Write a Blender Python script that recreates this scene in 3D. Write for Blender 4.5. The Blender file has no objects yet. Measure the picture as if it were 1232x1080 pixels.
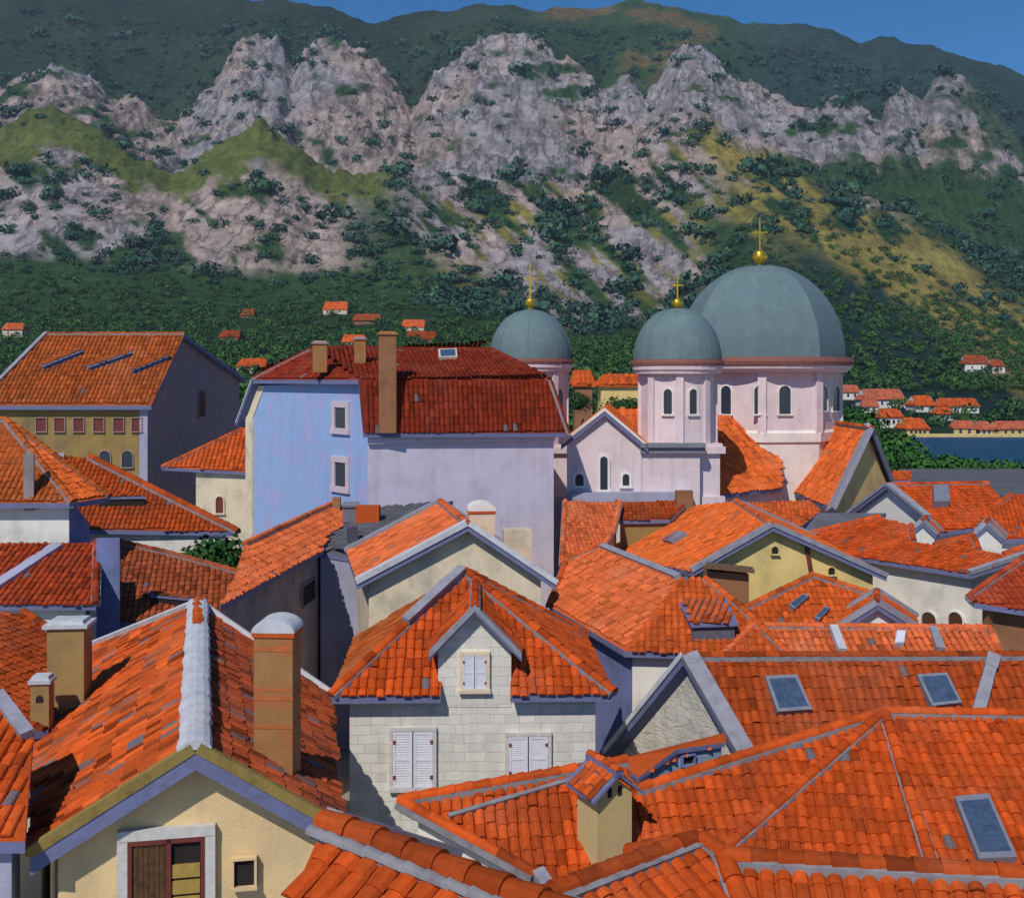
import bpy, math, random
import numpy as np
from mathutils import Vector as V
random.seed(7); RNG = np.random.default_rng(11)
SC = bpy.context.scene; COL = SC.collection
R = math.radians
# ---------------------------------------------------------------- camera model
F, CX, HY, EYE = 1300.0, 616.0, 455.0, 17.0
O = V((0, 0, EYE))
def P(x, y, d): return V(((x-CX)/F*d, d, EYE-(y-HY)/F*d))
def Z(x, y, z): return P(x, y, (EYE-z)*F/(y-HY))
def PL(x, y, a, b, c):
    r = V(((x-CX)/F, 1, -(y-HY)/F)); n = (b-a).cross(c-a)
    return O + r*(n.dot(a-O)/n.dot(r))
def PV(x, y, a, b): return PL(x, y, a, b, a+V((0, 0, 1)))
def mir(p, a, b):
    d = V((b.x-a.x, b.y-a.y)).normalized(); w = V((p.x-a.x, p.y-a.y))
    q = d*(2*w.dot(d))-w
    return V((a.x+q.x, a.y+q.y, p.z))
def flat(p, z=0): return V((p.x, p.y, z))

# ---------------------------------------------------------------- materials
def newmat(name):
    m = bpy.data.materials.new(name); m.use_nodes = True
    nt = m.node_tree; nt.nodes.clear()
    return m, nt
def N(nt, t, **kw):
    n = nt.nodes.new(t)
    for k, v in kw.items():
        if k in n.inputs: n.inputs[k].default_value = v
        else: setattr(n, k, v)
    return n
def c4(c): return (c[0], c[1], c[2], 1)
def mulc(c, k): return (min(1, c[0]*k), min(1, c[1]*k), min(1, c[2]*k))
def ramp(nt, stops):
    r = N(nt, 'ShaderNodeValToRGB'); e = r.color_ramp.elements
    while len(e) < len(stops): e.new(.5)
    for i, (p, c) in enumerate(stops): e[i].position = p; e[i].color = c4(c)
    return r
def mixc(nt, fac, a, b, mode='MIX'):
    m = N(nt, 'ShaderNodeMix', data_type='RGBA', blend_type=mode)
    L = nt.links
    for s, v in ((0, fac), (6, a), (7, b)):
        if hasattr(v, 'is_output'): L.new(v, m.inputs[s])
        else: m.inputs[s].default_value = v if s == 0 else c4(v)
    return m.outputs[2]
def noise(nt, vec, scale, detail=4, rough=.55):
    n = N(nt, 'ShaderNodeTexNoise'); n.inputs['Scale'].default_value = scale
    n.inputs['Detail'].default_value = detail; n.inputs['Roughness'].default_value = rough
    nt.links.new(vec, n.inputs['Vector']); return n.outputs['Fac']
def rng_map(nt, v, a, b, c=0, d=1):
    m = N(nt, 'ShaderNodeMapRange'); nt.links.new(v, m.inputs[0])
    for i, x in zip((1, 2, 3, 4), (a, b, c, d)): m.inputs[i].default_value = x
    return m.outputs[0]
def finish(nt, col, rough=.85, bump=None, dist=.02, strength=.6, spec=.3, metal=0):
    b = N(nt, 'ShaderNodeBsdfPrincipled'); o = N(nt, 'ShaderNodeOutputMaterial')
    if hasattr(col, 'is_output'): nt.links.new(col, b.inputs['Base Color'])
    else: b.inputs['Base Color'].default_value = c4(col)
    b.inputs['Roughness'].default_value = rough; b.inputs['Specular IOR Level'].default_value = spec
    b.inputs['Metallic'].default_value = metal
    if bump is not None:
        bp = N(nt, 'ShaderNodeBump'); bp.inputs['Distance'].default_value = dist; bp.inputs['Strength'].default_value = strength
        nt.links.new(bump, bp.inputs['Height']); nt.links.new(bp.outputs[0], b.inputs['Normal'])
    nt.links.new(b.outputs[0], o.inputs[0])
def roofmat(name, c, dark=.55, pale=1.3, patch=.35, grey=.04):
    """barrel tiles: one random tint per tile (face attribute), weathered patches over several tiles"""
    m, nt = newmat(name)
    at = N(nt, 'ShaderNodeAttribute', attribute_name='tint'); t = at.outputs['Fac']
    tc = N(nt, 'ShaderNodeTexCoord').outputs['Object']
    g = (.16, .15, .17)
    cr = ramp(nt, [(0, mulc(c, dark*.75)), (.14, mulc(c, dark)), (.36, mulc(c, .88)), (.62, mulc(c, 1.02)), (.86, mulc(c, pale)), (.955, mulc(c, pale*1.05)), (.985, g)]); cr.color_ramp.elements[5].color = c4(mulc(c, pale*1.05))
    nt.links.new(t, cr.inputs[0])
    n1 = rng_map(nt, noise(nt, tc, .55, 5, .6), .47, .66)
    col = mixc(nt, n1, cr.outputs[0], mulc(c, dark), 'MIX') if False else cr.outputs[0]
    mf = N(nt, 'ShaderNodeMath', operation='MULTIPLY'); nt.links.new(n1, mf.inputs[0]); mf.inputs[1].default_value = patch
    col = mixc(nt, mf.outputs[0], col, (c[0]*.38, c[1]*.5+.01, c[2]*.7+.012))
    n3 = rng_map(nt, noise(nt, tc, .38, 4, .6), .53, .68, 0, .42); mpo = N(nt, 'ShaderNodeMapping'); mpo.inputs['Location'].default_value = (31, 17, 5)
    col = mixc(nt, n3, col, (min(1, c[0]*1.12+.04), c[1]*1.55+.03, c[2]*2.2+.03))
    n2 = rng_map(nt, noise(nt, tc, 9, 4, .7), .3, .75, .78, 1.15)
    cc = N(nt, 'ShaderNodeCombineColor')
    for i in range(3): nt.links.new(n2, cc.inputs[i])
    col = mixc(nt, 1.0, col, cc.outputs[0], 'MULTIPLY')
    finish(nt, col, .82, noise(nt, tc, 22, 5, .65), .02, .7, .06)
    return m
def wallmat(name, c, var=.22, stain=.3, scale=1.0, stone=0, rough=.9, tint=None, brick=0):
    m, nt = newmat(name)
    tc = N(nt, 'ShaderNodeTexCoord').outputs['Object']
    n1 = noise(nt, tc, .7*scale, 6, .62)
    st = [(.25, mulc(c, 1-var*1.3)), (.5, c), (.75, mulc(c, 1+var*.7))]
    if tint: st[0] = (.28, tint)
    cr = ramp(nt, st); nt.links.new(n1, cr.inputs[0])
    col = cr.outputs[0]
    mp = N(nt, 'ShaderNodeMapping'); mp.inputs['Scale'].default_value = (2.2, 2.2, .22); nt.links.new(tc, mp.inputs[0])
    n2 = rng_map(nt, noise(nt, mp.outputs[0], 1.1, 5, .6), .52, .75, 0, stain)
    col = mixc(nt, n2, col, (c[0]*.5, c[1]*.48, c[2]*.45))
    h = noise(nt, tc, 14, 6, .7); dist = .025
    if brick:
        sx = N(nt, 'ShaderNodeSeparateXYZ'); nt.links.new(tc, sx.inputs[0]); ma = N(nt, 'ShaderNodeMath', operation='ADD'); nt.links.new(sx.outputs[0], ma.inputs[0]); nt.links.new(sx.outputs[1], ma.inputs[1])
        cx = N(nt, 'ShaderNodeCombineXYZ'); nt.links.new(ma.outputs[0], cx.inputs[0]); nt.links.new(sx.outputs[2], cx.inputs[1])
        ns = N(nt, 'ShaderNodeTexNoise'); ns.inputs['Scale'].default_value = 1.7; nt.links.new(tc, ns.inputs['Vector'])
        ad = mixc(nt, .13, cx.outputs[0], ns.outputs['Color'], 'ADD')
        bt = N(nt, 'ShaderNodeTexBrick'); nt.links.new(ad, bt.inputs['Vector']); bt.squash = .7; bt.squash_frequency = 3; bt.offset = .43
        for kk, vv in (('Scale', 1), ('Mortar Size', .012), ('Mortar Smooth', .6), ('Brick Width', .62), ('Row Height', .27), ('Bias', 0)): bt.inputs[kk].default_value = vv
        bt.inputs['Color1'].default_value = (1, 1, 1, 1); bt.inputs['Color2'].default_value = (.84, .84, .86, 1); bt.inputs['Mortar'].default_value = (.78, .76, .73, 1)
        col = mixc(nt, 1.0, col, bt.outputs['Color'], 'MULTIPLY')
        hh = N(nt, 'ShaderNodeMath', operation='MULTIPLY_ADD'); nt.links.new(bt.outputs['Fac'], hh.inputs[0]); hh.inputs[1].default_value = -.5; nt.links.new(h, hh.inputs[2]); h = hh.outputs[0]; dist = .025
    if stone:
        mp2 = N(nt, 'ShaderNodeMapping'); mp2.inputs['Scale'].default_value = (.75, .75, 2.1); nt.links.new(tc, mp2.inputs[0])
        ns = N(nt, 'ShaderNodeTexNoise'); ns.inputs['Scale'].default_value = 2.2
        nt.links.new(mp2.outputs[0], ns.inputs['Vector'])
        ad = mixc(nt, .12, mp2.outputs[0], ns.outputs['Color'], 'ADD')
        vo = N(nt, 'ShaderNodeTexVoronoi', feature='DISTANCE_TO_EDGE'); vo.inputs['Scale'].default_value = stone; nt.links.new(ad, vo.inputs['Vector'])
        vc = N(nt, 'ShaderNodeTexVoronoi'); vc.inputs['Scale'].default_value = stone; nt.links.new(ad, vc.inputs['Vector'])
        sep = N(nt, 'ShaderNodeSeparateColor'); nt.links.new(vc.outputs['Color'], sep.inputs[0])
        k = ramp(nt, [(0, (.8, .8, .82)), (.5, (1, 1, 1)), (1, (1.0, .97, .9))]); nt.links.new(sep.outputs[0], k.inputs[0])
        col = mixc(nt, 1.0, col, k.outputs[0], 'MULTIPLY')
        e = rng_map(nt, vo.outputs['Distance'], 0, .06)
        col = mixc(nt, rng_map(nt, vo.outputs['Distance'], 0, .05, .22, 0), col, mulc(c, .62))
        hh = N(nt, 'ShaderNodeMath', operation='ADD'); nt.links.new(e, hh.inputs[0]); nt.links.new(h, hh.inputs[1]); h = hh.outputs[0]; dist = .03
    finish(nt, col, rough, h, dist, .6, .2)
    return m
def simple(name, c, rough=.7, var=.15, spec=.3, metal=0, sc=6):
    m, nt = newmat(name)
    tc = N(nt, 'ShaderNodeTexCoord').outputs['Object']
    n = noise(nt, tc, sc, 5, .6)
    cr = ramp(nt, [(.3, mulc(c, 1-var)), (.7, mulc(c, 1+var))]); nt.links.new(n, cr.inputs[0])
    finish(nt, cr.outputs[0], rough, n, .01, .4, spec, metal)
    return m
def leafmat(name, c):
    m, nt = newmat(name)
    at = N(nt, 'ShaderNodeAttribute', attribute_name='tint')
    cr = ramp(nt, [(0, mulc(c, .45)), (.5, c), (1, (c[0]*1.9, c[1]*1.6, c[2]*1.1))]); nt.links.new(at.outputs['Fac'], cr.inputs[0])
    finish(nt, cr.outputs[0], .75, spec=.2)
    return m
RM = dict(
 bright=roofmat('tile_bright_orange', (.74, .14, .028), patch=.2),
 orange=roofmat('tile_orange', (.62, .108, .02), patch=.3),
 salmon=roofmat('tile_salmon', (.70, .15, .045), patch=.2),
 red=roofmat('tile_red', (.56, .082, .013), patch=.42, dark=.55),
 mottled=roofmat('tile_mottled', (.62, .10, .018), dark=.36, pale=1.35, patch=.6, grey=.1),
 mottleddark=roofmat('tile_mottled_brown', (.44, .085, .028), dark=.4, pale=1.3, patch=.6),
 darkred=roofmat('tile_dark_red', (.26, .033, .012), patch=.4, dark=.6),
 brown=roofmat('tile_brown_orange', (.40, .09, .02), patch=.35, dark=.65),
 brick=roofmat('tile_brick_brown', (.38, .062, .012), patch=.45),
 crimson=roofmat('tile_crimson', (.42, .06, .018), patch=.45, dark=.5),
 dull=roofmat('tile_dull_red', (.36, .08, .028), patch=.35),
 slate=roofmat('sheet_grey_roof', (.15, .145, .16), dark=.8, pale=1.1, patch=.1, grey=0),
 pale=roofmat('tile_far_salmon', (.55, .14, .07), patch=.2),
)
WM = dict(
 yellow=wallmat('plaster_warm_yellow', (.76, .55, .29), tint=(.6, .45, .27)),
 stone=wallmat('white_stone', (.76, .72, .64), var=.14, brick=1, stain=.35),
 rubble=wallmat('pale_rubble_stone', (.66, .62, .55), var=.25, stone=2.6),
 cream=wallmat('plaster_cream', (.72, .6, .43), tint=(.38, .37, .28)),
 white=wallmat('plaster_white', (.76, .72, .65), stain=.35),
 lilac=wallmat('plaster_lilac_white', (.60, .55, .66), stain=.3, var=.14),
 blue=wallmat('plaster_pale_blue', (.30, .42, .68), tint=(.46, .38, .62), stain=.25, var=.15),
 pink=wallmat('church_pink_stone', (.74, .60, .61), var=.14, stain=.35),
 pinkpale=wallmat('church_pale_stone', (.80, .74, .68), var=.14, stain=.2),
 ochre=wallmat('plaster_ochre', (.78, .50, .2)),
 oldochre=wallmat('plaster_old_ochre', (.30, .20, .07), var=.35, tint=(.2, .13, .08)),
 umber=wallmat('plaster_umber_and_shade', (.36, .24, .23), var=.3, tint=(.28, .21, .3)),
 straw=wallmat('plaster_straw', (.74, .54, .21), tint=(.48, .4, .18)),
 grey=wallmat('plaster_violet_grey', (.38, .37, .48), var=.2),
 dgrey=wallmat('plaster_dark_grey', (.32, .27, .27), var=.35),
 bluegrey=wallmat('plaster_blue_and_shade', (.17, .2, .38), var=.3),  # slate blue, mostly used to paint shade into walls
 bluepale=wallmat('plaster_pale_slate', (.27, .36, .46), var=.2),
 brownw=wallmat('plaster_brown', (.30, .14, .07), var=.3),
 chim=wallmat('chimney_plaster_tan', (.36, .23, .09), var=.35, tint=(.24, .13, .06)),
 chimy=wallmat('chimney_plaster_yellow', (.56, .42, .19), var=.2, tint=(.48, .4, .24)),
 brickband=wallmat('chimney_brick_band', (.46, .13, .04), var=.5, tint=(.3, .16, .07), scale=5),
 brickc=wallmat('chimney_old_brick', (.34, .17, .065), var=.4, tint=(.50, .12, .04), scale=2.2),
)
MORTAR = wallmat('ridge_mortar', (.25, .24, .26), var=.3, scale=4)
WHITEM = wallmat('white_mortar', (.55, .55, .58), var=.2, scale=4)
VERGE = wallmat('verge_mortar', (.29, .285, .33), var=.25, scale=4)
OLIVE = wallmat('verge_olive_tile', (.28, .2, .06), var=.3, scale=4)
SOFFIT = simple('fascia_shade_blue', (.15, .16, .29))  # blue of the eave shadow painted into the fascia colour
FRAME = simple('window_stone_frame', (.58, .55, .52), .85)
PINKF = simple('window_pink_frame', (.6, .48, .52), .85)
GLASS = simple('window_glass_dark', (.03, .04, .06), .15, .2, .5)
SKYGL = simple('skylight_glass', (.06, .09, .15), .06, .3, .9)
DARK = simple('opening_dark', (.025, .018, .018), .95)
SHUT = simple('shutter_white_paint', (.72, .71, .76), .6, .06)
BROWN = simple('wood_dark_brown', (.09, .035, .02), .7)
MAROON = simple('wood_maroon', (.16, .035, .028), .7)
HINGE = simple('hinge_red_iron', (.25, .05, .04), .6)
LEAD = simple('lead_grey', (.2, .21, .25), .5)
GOLD = simple('gilt_gold', (.85, .5, .05), .3, .1, .5, .85)
OCH = simple('ochre_board', (.4, .26, .06), .8)
DOME = wallmat('dome_copper_patina', (.135, .195, .20), var=.35, stain=.4, rough=.7, tint=(.13, .2, .25))
CORN = simple('cornice_red_edge', (.26, .1, .08), .8)

# ---------------------------------------------------------------- mesh building
OFF = {}
class MB:
    def __init__(s): s.v = []; s.f = []; s.m = []; s.t = []
    def poly(s, pts, mi=0, t=.5):
        n = len(s.v); s.v += [tuple(p) for p in pts]; s.f.append(list(range(n, n+len(pts)))); s.m.append(mi); s.t.append(t)
    def prism(s, bot, top, mi=0, t=.5):
        k = len(bot); n = len(s.v); s.v += [tuple(p) for p in bot]+[tuple(p) for p in top]
        fs = [list(range(n+k-1, n-1, -1)), list(range(n+k, n+2*k))]+[[n+i, n+(i+1) % k, n+k+(i+1) % k, n+k+i] for i in range(k)]
        s.f += fs; s.m += [mi]*len(fs); s.t += [t]*len(fs)
    def obox(s, c, ax, ay, az, mi=0, t=.5):
        """box about c with half-axis vectors"""
        s.prism([c-ax-ay-az, c+ax-ay-az, c+ax+ay-az, c-ax+ay-az], [c-ax-ay+az, c+ax-ay+az, c+ax+ay+az, c-ax+ay+az], mi, t)
    def lathe(s, c, prof, n=32, mi=0, rot=0, t=.5):
        b = len(s.v)
        for r, z in prof:
            for i in range(n):
                a = rot+2*math.pi*i/n; s.v.append((c.x+r*math.cos(a), c.y+r*math.sin(a), c.z+z))
        for j in range(len(prof)-1):
            for i in range(n):
                s.f.append([b+j*n+i, b+j*n+(i+1) % n, b+(j+1)*n+(i+1) % n, b+(j+1)*n+i]); s.m.append(mi); s.t.append(t)
        for j, rev in ((0, 1), (len(prof)-1, 0)):
            q = [b+j*n+i for i in range(n)]; s.f.append(q[::-1] if rev else q); s.m.append(mi); s.t.append(t)
    def arr(s, v, f, t, mi=0):
        n = len(s.v); s.v += v.tolist(); s.f += (f+n).tolist(); s.m += [mi]*len(f); s.t += t.tolist()
    def build(s, name, mats, parent=None, off=None, smooth=False):
        if off is None: off = OFF.get(parent, V((0, 0, 0))) if parent else V((0, 0, 0))
        me = bpy.data.meshes.new(name)
        a = np.array(s.v, dtype=float).reshape(-1, 3)-np.array(off)
        me.from_pydata(a.tolist(), [], s.f)
        for m in (mats if isinstance(mats, (list, tuple)) else [mats]): me.materials.append(m)
        me.polygons.foreach_set('material_index', s.m)
        if smooth: me.polygons.foreach_set('use_smooth', [True]*len(s.f))
        at = me.attributes.new('tint', 'FLOAT', 'FACE'); at.data.foreach_set('value', s.t)
        me.update()
        o = bpy.data.objects.new(name, me); COL.objects.link(o)
        if parent: o.parent = parent; OFF[o] = off
        else: o.location = off
        return o
def tag(o, label=None, cat=None, group=None, kind=None):
    for k, v in (('label', label), ('category', cat), ('group', group), ('kind', kind)):
        if v: o[k] = v
    return o
def thing(name, loc, label, cat, group=None):
    o = bpy.data.objects.new(name, None); o.empty_display_size = .5; COL.objects.link(o); o.location = loc; OFF[o] = V(loc)
    return tag(o, label, cat, group)

# ---------------------------------------------------------------- roof tiles
def inpoly(u, v, poly):
    c = np.zeros(u.shape, bool); n = len(poly)
    for i in range(n):
        x1, y1 = poly[i]; x2, y2 = poly[(i+1) % n]
        if y1 == y2: continue
        k = ((y1 > v) != (y2 > v)) & (u < (x2-x1)*(v-y1)/(y2-y1)+x1); c ^= k
    return c
def normal(poly):
    n = V((0, 0, 0))
    for i in range(len(poly)): n += poly[i].cross(poly[(i+1) % len(poly)])
    n.normalize()
    return n if n.z > 0 else -n
GREYP = dict(mottled=.06, mottleddark=.05, red=.012, orange=.004, salmon=.004)
def tiles(mb, poly, w=.25, l=.38, mi=0, lift=0, bias=0, roofname=''):
    n = normal(poly); d = V((0, 0, -1)); d = (d-n*d.dot(n)).normalized(); u = n.cross(d); o = poly[0]
    q = [((p-o).dot(u), (p-o).dot(d)) for p in poly]
    us = np.arange(min(a for a, b in q)+w*.4, max(a for a, b in q), w); vs = np.arange(min(b for a, b in q)+l*.35, max(b for a, b in q), l)
    if not len(us) or not len(vs): return
    U, W = np.meshgrid(us, vs); U = U.ravel(); W = W.ravel()
    k = inpoly(U, W, q) & inpoly(U-.42*w, W, q) & inpoly(U+.42*w, W, q); U = U[k]; W = W[k]; m = len(U)
    if not m: return
    W = W+RNG.normal(0, .025, m)*l/.38; U = U+RNG.normal(0, .008, m)
    hh = RNG.normal(0, .006, m)+lift; yaw = RNG.normal(0, .025, m)
    e0 = np.where(inpoly(U, W-.42*l, q), -.55, -.2); e1 = np.where(inpoly(U, W+.40*l, q), .55, .3)
    pts = []
    for end in (0, 1):
        rr = w*(.40 if end == 0 else .46)
        for j in range(5):
            th = math.pi*j/4
            du = -math.cos(th)*rr; hv = math.sin(th)*w*.25+(.008 if end == 0 else .035)
            vv = W+(e0 if end == 0 else e1)*l
            uu = U+du+yaw*(vv-W)
            pts.append(np.stack([uu, vv, hv+hh], 1))
    A = np.stack(pts, 1)       # m,10,3
    B = np.array([u, d, n])    # basis rows
    X = A.reshape(-1, 3) @ B + np.array(o)
    base = (np.arange(m)*10)[:, None]
    fs = np.concatenate([base+np.array([j, j+5, j+6, j+1]) for j in range(4)], 0)
    t = np.clip(RNG.beta(2.6, 2.6, m)+bias, 0, .95); t = np.where(RNG.random(m) < .7, RNG.random(m)*.95, t) if roofname[:3] == 'mot' else t
    t[RNG.random(m) < GREYP.get(roofname, .006)] = 1.0
    mb.arr(X, fs, np.tile(t, 4), mi)
    n0 = len(mb.v)-len(X)
    cap = (base+np.array([5, 6, 7, 8, 9])+n0)[:, ::-1].tolist()
    mb.f += cap; mb.m += [mi]*m; mb.t += (t*.75).tolist()
def ridge(mb, a, b, r=.14, l=.42, mt=0, mm=1, up=.05, mortar=True, bias=0):
    d = (b-a); L = d.length; d.normalize(); s = d.cross(V((0, 0, 1))).normalized(); up_v = s.cross(d)
    k = max(1, int(L/l)); st = L/k
    if mortar: mb.obox((a+b)/2+V((0, 0, up-.07)), d*(L/2), s*(r*1.25), up_v*.07, mm)
    for i in range(k):
        p0 = a+d*(st*i-.02); p1 = a+d*(st*(i+1)+.03); tt = min(.95, max(0, random.betavariate(2, 2)+bias)); n = len(mb.v)
        j0 = random.uniform(-.012, .012)
        for p, rr, e in ((p0, r*1.06, .02), (p1, r*.92, 0)):
            for q in range(7):
                th = math.pi*q/6; mb.v.append(tuple(p+s*(math.cos(th)*rr+j0)+up_v*(math.sin(th)*rr*.95+up+e)))
        for q in range(6): mb.f.append([n+q, n+q+1, n+q+8, n+q+7]); mb.m.append(mt); mb.t.append(tt)
        mb.f.append([n+q for q in range(7)][::-1]); mb.m.append(mt); mb.t.append(tt*.5)
        mb.f.append([n+7+q for q in range(7)]); mb.m.append(mt); mb.t.append(tt*.5)

def smooth_ridge(mb, a, b, r, mi, mt):
    d = b-a; L = d.length; d.normalize(); s = d.cross(V((0, 0, 1))).normalized(); u = s.cross(d); n = int(L/.28)
    for lo, hi, m, k, rr in ((0, n, mi, 7, r), (int(n*.74), n, mt, 5, r*.62)):
        b0 = len(mb.v)
        for i in range(lo, hi+1):
            p = a+d*(L*i/n); q = rr*random.uniform(.93, 1.05); j = random.uniform(-.02, .02)
            for e in range(k):
                th = math.pi*e/(k-1); mb.v.append(tuple(p+s*(math.cos(th)*q*1.25+j)+u*(math.sin(th)*q*.72+.05+(.09 if m == mt else 0))))
        for i in range(hi-lo):
            for e in range(k-1): mb.f.append([b0+i*k+e, b0+i*k+e+1, b0+(i+1)*k+e+1, b0+(i+1)*k+e]); mb.m.append(m); mb.t.append(random.uniform(.4, .7))
        mb.f.append([b0+e for e in range(k)][::-1]); mb.m.append(m); mb.t.append(.5)
# ---------------------------------------------------------------- houses
class House: pass
def house(name, label, pts, faces, wall='white', roof='orange', loop=None, oh=.35, th=.22, caps=None, verge='verge', zb=0, tw=.25, tl=.38,
          group=None, cat='house', wallmats=None, ridger=.14, bias=0, facemats=None, tiled=True, vw=.14, ridgemat=None, inset=None):
    h = House(); h.p = pts; cen = sum((pts[k] for f in faces for k in f), V((0, 0, 0)))/sum(len(f) for f in faces)
    h.o = thing(name, flat(cen, zb), label, cat, group)
    ed = {}
    for fi, f in enumerate(faces):
        for i in range(len(f)): ed.setdefault(frozenset((f[i], f[(i+1) % len(f)])), []).append((f[i], f[(i+1) % len(f)], fi))
    nrm = [normal([pts[k] for k in f]) for f in faces]
    down = V((0, 0, th))
    # roof slab + tiles
    mb = MB()
    mats = [RM[roof], SOFFIT]
    fm = facemats or {}
    mids = []
    for fi, f in enumerate(faces):
        if fi in fm:
            if RM[fm[fi]] not in mats: mats.append(RM[fm[fi]])
            mids.append(mats.index(RM[fm[fi]]))
        else: mids.append(0)
    for fi, f in enumerate(faces):
        poly = [pts[k] for k in f]
        # orient ccw from above
        a = sum(poly[i].x*poly[(i+1) % len(poly)].y-poly[(i+1) % len(poly)].x*poly[i].y for i in range(len(poly)))
        pu = poly if a > 0 else poly[::-1]
        mb.poly(pu, mids[fi], .38); mb.poly([p-down for p in pu][::-1], 1)
        if tiled: tiles(mb, poly, tw, tl, mids[fi], bias=bias, roofname=fm.get(fi, roof))
    for e, l in ed.items():
        if len(l) == 1:
            a, b, _ = l[0]; mb.poly([pts[a]-down, pts[b]-down, pts[b], pts[a]], 1)
    h.roof = mb.build('roof', mats, h.o)
    # caps
    mb = MB(); caps = caps or {}; caps = {frozenset(k): v for k, v in caps.items()}
    cm = {'tile': 0, 'mortar': 1, 'verge': 2, 'olive': 3, 'white': 4}
    bd = []
    for e, l in ed.items():
        a, b, fi = l[0]; A, B = pts[a], pts[b]
        if len(l) == 2:
            c = caps.get(e)
            if c is None:
                m1 = (pts[a]+pts[b])/2; o1 = sum((pts[k] for k in faces[l[0][2]]), V())/len(faces[l[0][2]])
                c = 'tile' if (m1.z-pl_z(m1, o1, nrm[l[1][2]], pts[l[1][0]])) > -99 else 'none'
            if c == 'tile': ridge(mb, A, B, ridger, .42, 5, 1, bias=bias)
            elif c == 'white': smooth_ridge(mb, A, B, ridger, 4, 5)
            elif c == 'mortar': ridge(mb, A, B, ridger, .42, 1, 1)
        else:
            bd.append((a, b, fi)); c = caps.get(e)
            hor = (B-A); slope = abs(hor.z)/max(.01, math.hypot(hor.x, hor.y))
            if c is None: c = verge if slope > .16 else 'none'
            if c in ('verge', 'olive', 'white', 'mortar'):
                d = (B-A).normalized(); s = d.cross(nrm[fi]).normalized()
                fc = sum((pts[k] for k in faces[fi]), V((0, 0, 0)))/len(faces[fi])
                if s.dot(fc-A) < 0: s = -s
                mb.obox((A+B)/2+s*(vw*.72)+nrm[fi]*(tw*.36), (B-A)/2, s*vw, nrm[fi]*(tw*.2+.05), cm[c])
            elif c == 'tile': ridge(mb, A, B, ridger, .42, 0, 1, bias=bias)
    if mb.v: mb.build('ridge_tiles', [RM[roof], MORTAR, VERGE, OLIVE, WHITEM, RM[ridgemat or roof]], h.o)
    # walls
    if loop is None:
        nx = {}
        for a, b, fi in bd: nx.setdefault(a, []).append(b); nx.setdefault(b, []).append(a)
        s = bd[0][0]; loop = [s]; prev = None; cur = s
        while True:
            c = [k for k in nx[cur] if k != prev]
            nxt = c[0]; prev, cur = cur, nxt
            if cur == s or len(loop) > 60: break
            loop.append(cur)
    ar = sum(pts[loop[i]].x*pts[loop[(i+1) % len(loop)]].y-pts[loop[(i+1) % len(loop)]].x*pts[loop[i]].y for i in range(len(loop)))
    if ar < 0: loop = loop[::-1]
    h.w = {}
    n = len(loop); ins = inset or {}
    for i, k in enumerate(loop):
        a, b, c = pts[loop[i-1]], pts[k], pts[loop[(i+1) % n]]
        d1 = V((b.x-a.x, b.y-a.y)).normalized(); d2 = V((c.x-b.x, c.y-b.y)).normalized()
        n1 = V((-d1.y, d1.x)); n2 = V((-d2.y, d2.x)); m = n1+n2
        m = m/max(.35, (1+n1.dot(n2))) if m.length > .01 else n1
        if m.length > 1.8: m = m.normalized()*1.8
        q = V((b.x+m.x*oh, b.y+m.y*oh, b.z))
        fi = [x for x in range(len(faces)) if k in faces[x]]
        z = b.z
        if fi: z = min(pl_z(q, None, nrm[x], b) for x in fi)
        h.w[k] = V((q.x, q.y, z-th*.6))
    mb = MB(); wm = [WM[wall]]; wmm = wallmats or {}
    for i, k in enumerate(loop):
        k2 = loop[(i+1) % n]; a, b = h.w[k], h.w[k2]; mi = 0
        for key, v in wmm.items():
            if frozenset(key) == frozenset((k, k2)):
                if WM[v] not in wm: wm.append(WM[v])
                mi = wm.index(WM[v])
        mb.poly([flat(a, zb-.3), flat(b, zb-.3), b, a], mi)
    h.wall = mb.build('wall', wm, h.o)
    h.loop = loop
    return h
def pl_z(q, _, n, p): return p.z-(n.x*(q.x-p.x)+n.y*(q.y-p.y))/n.z

def gable(name, label, A, B, E1, E2, **kw):
    """ridge A (visible gable) -> B, eave corners E1, E2 beside A"""
    r = B-A
    p = dict(A=A, B=B, a=E1, b=E2, c=E1+r, d=E2+r)
    for k in ('C', 'D'):
        if k in kw: p[k.lower()] = kw.pop(k)
    return house(name, label, p, [['A', 'B', 'c', 'a'], ['A', 'b', 'd', 'B']], **kw)

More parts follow.
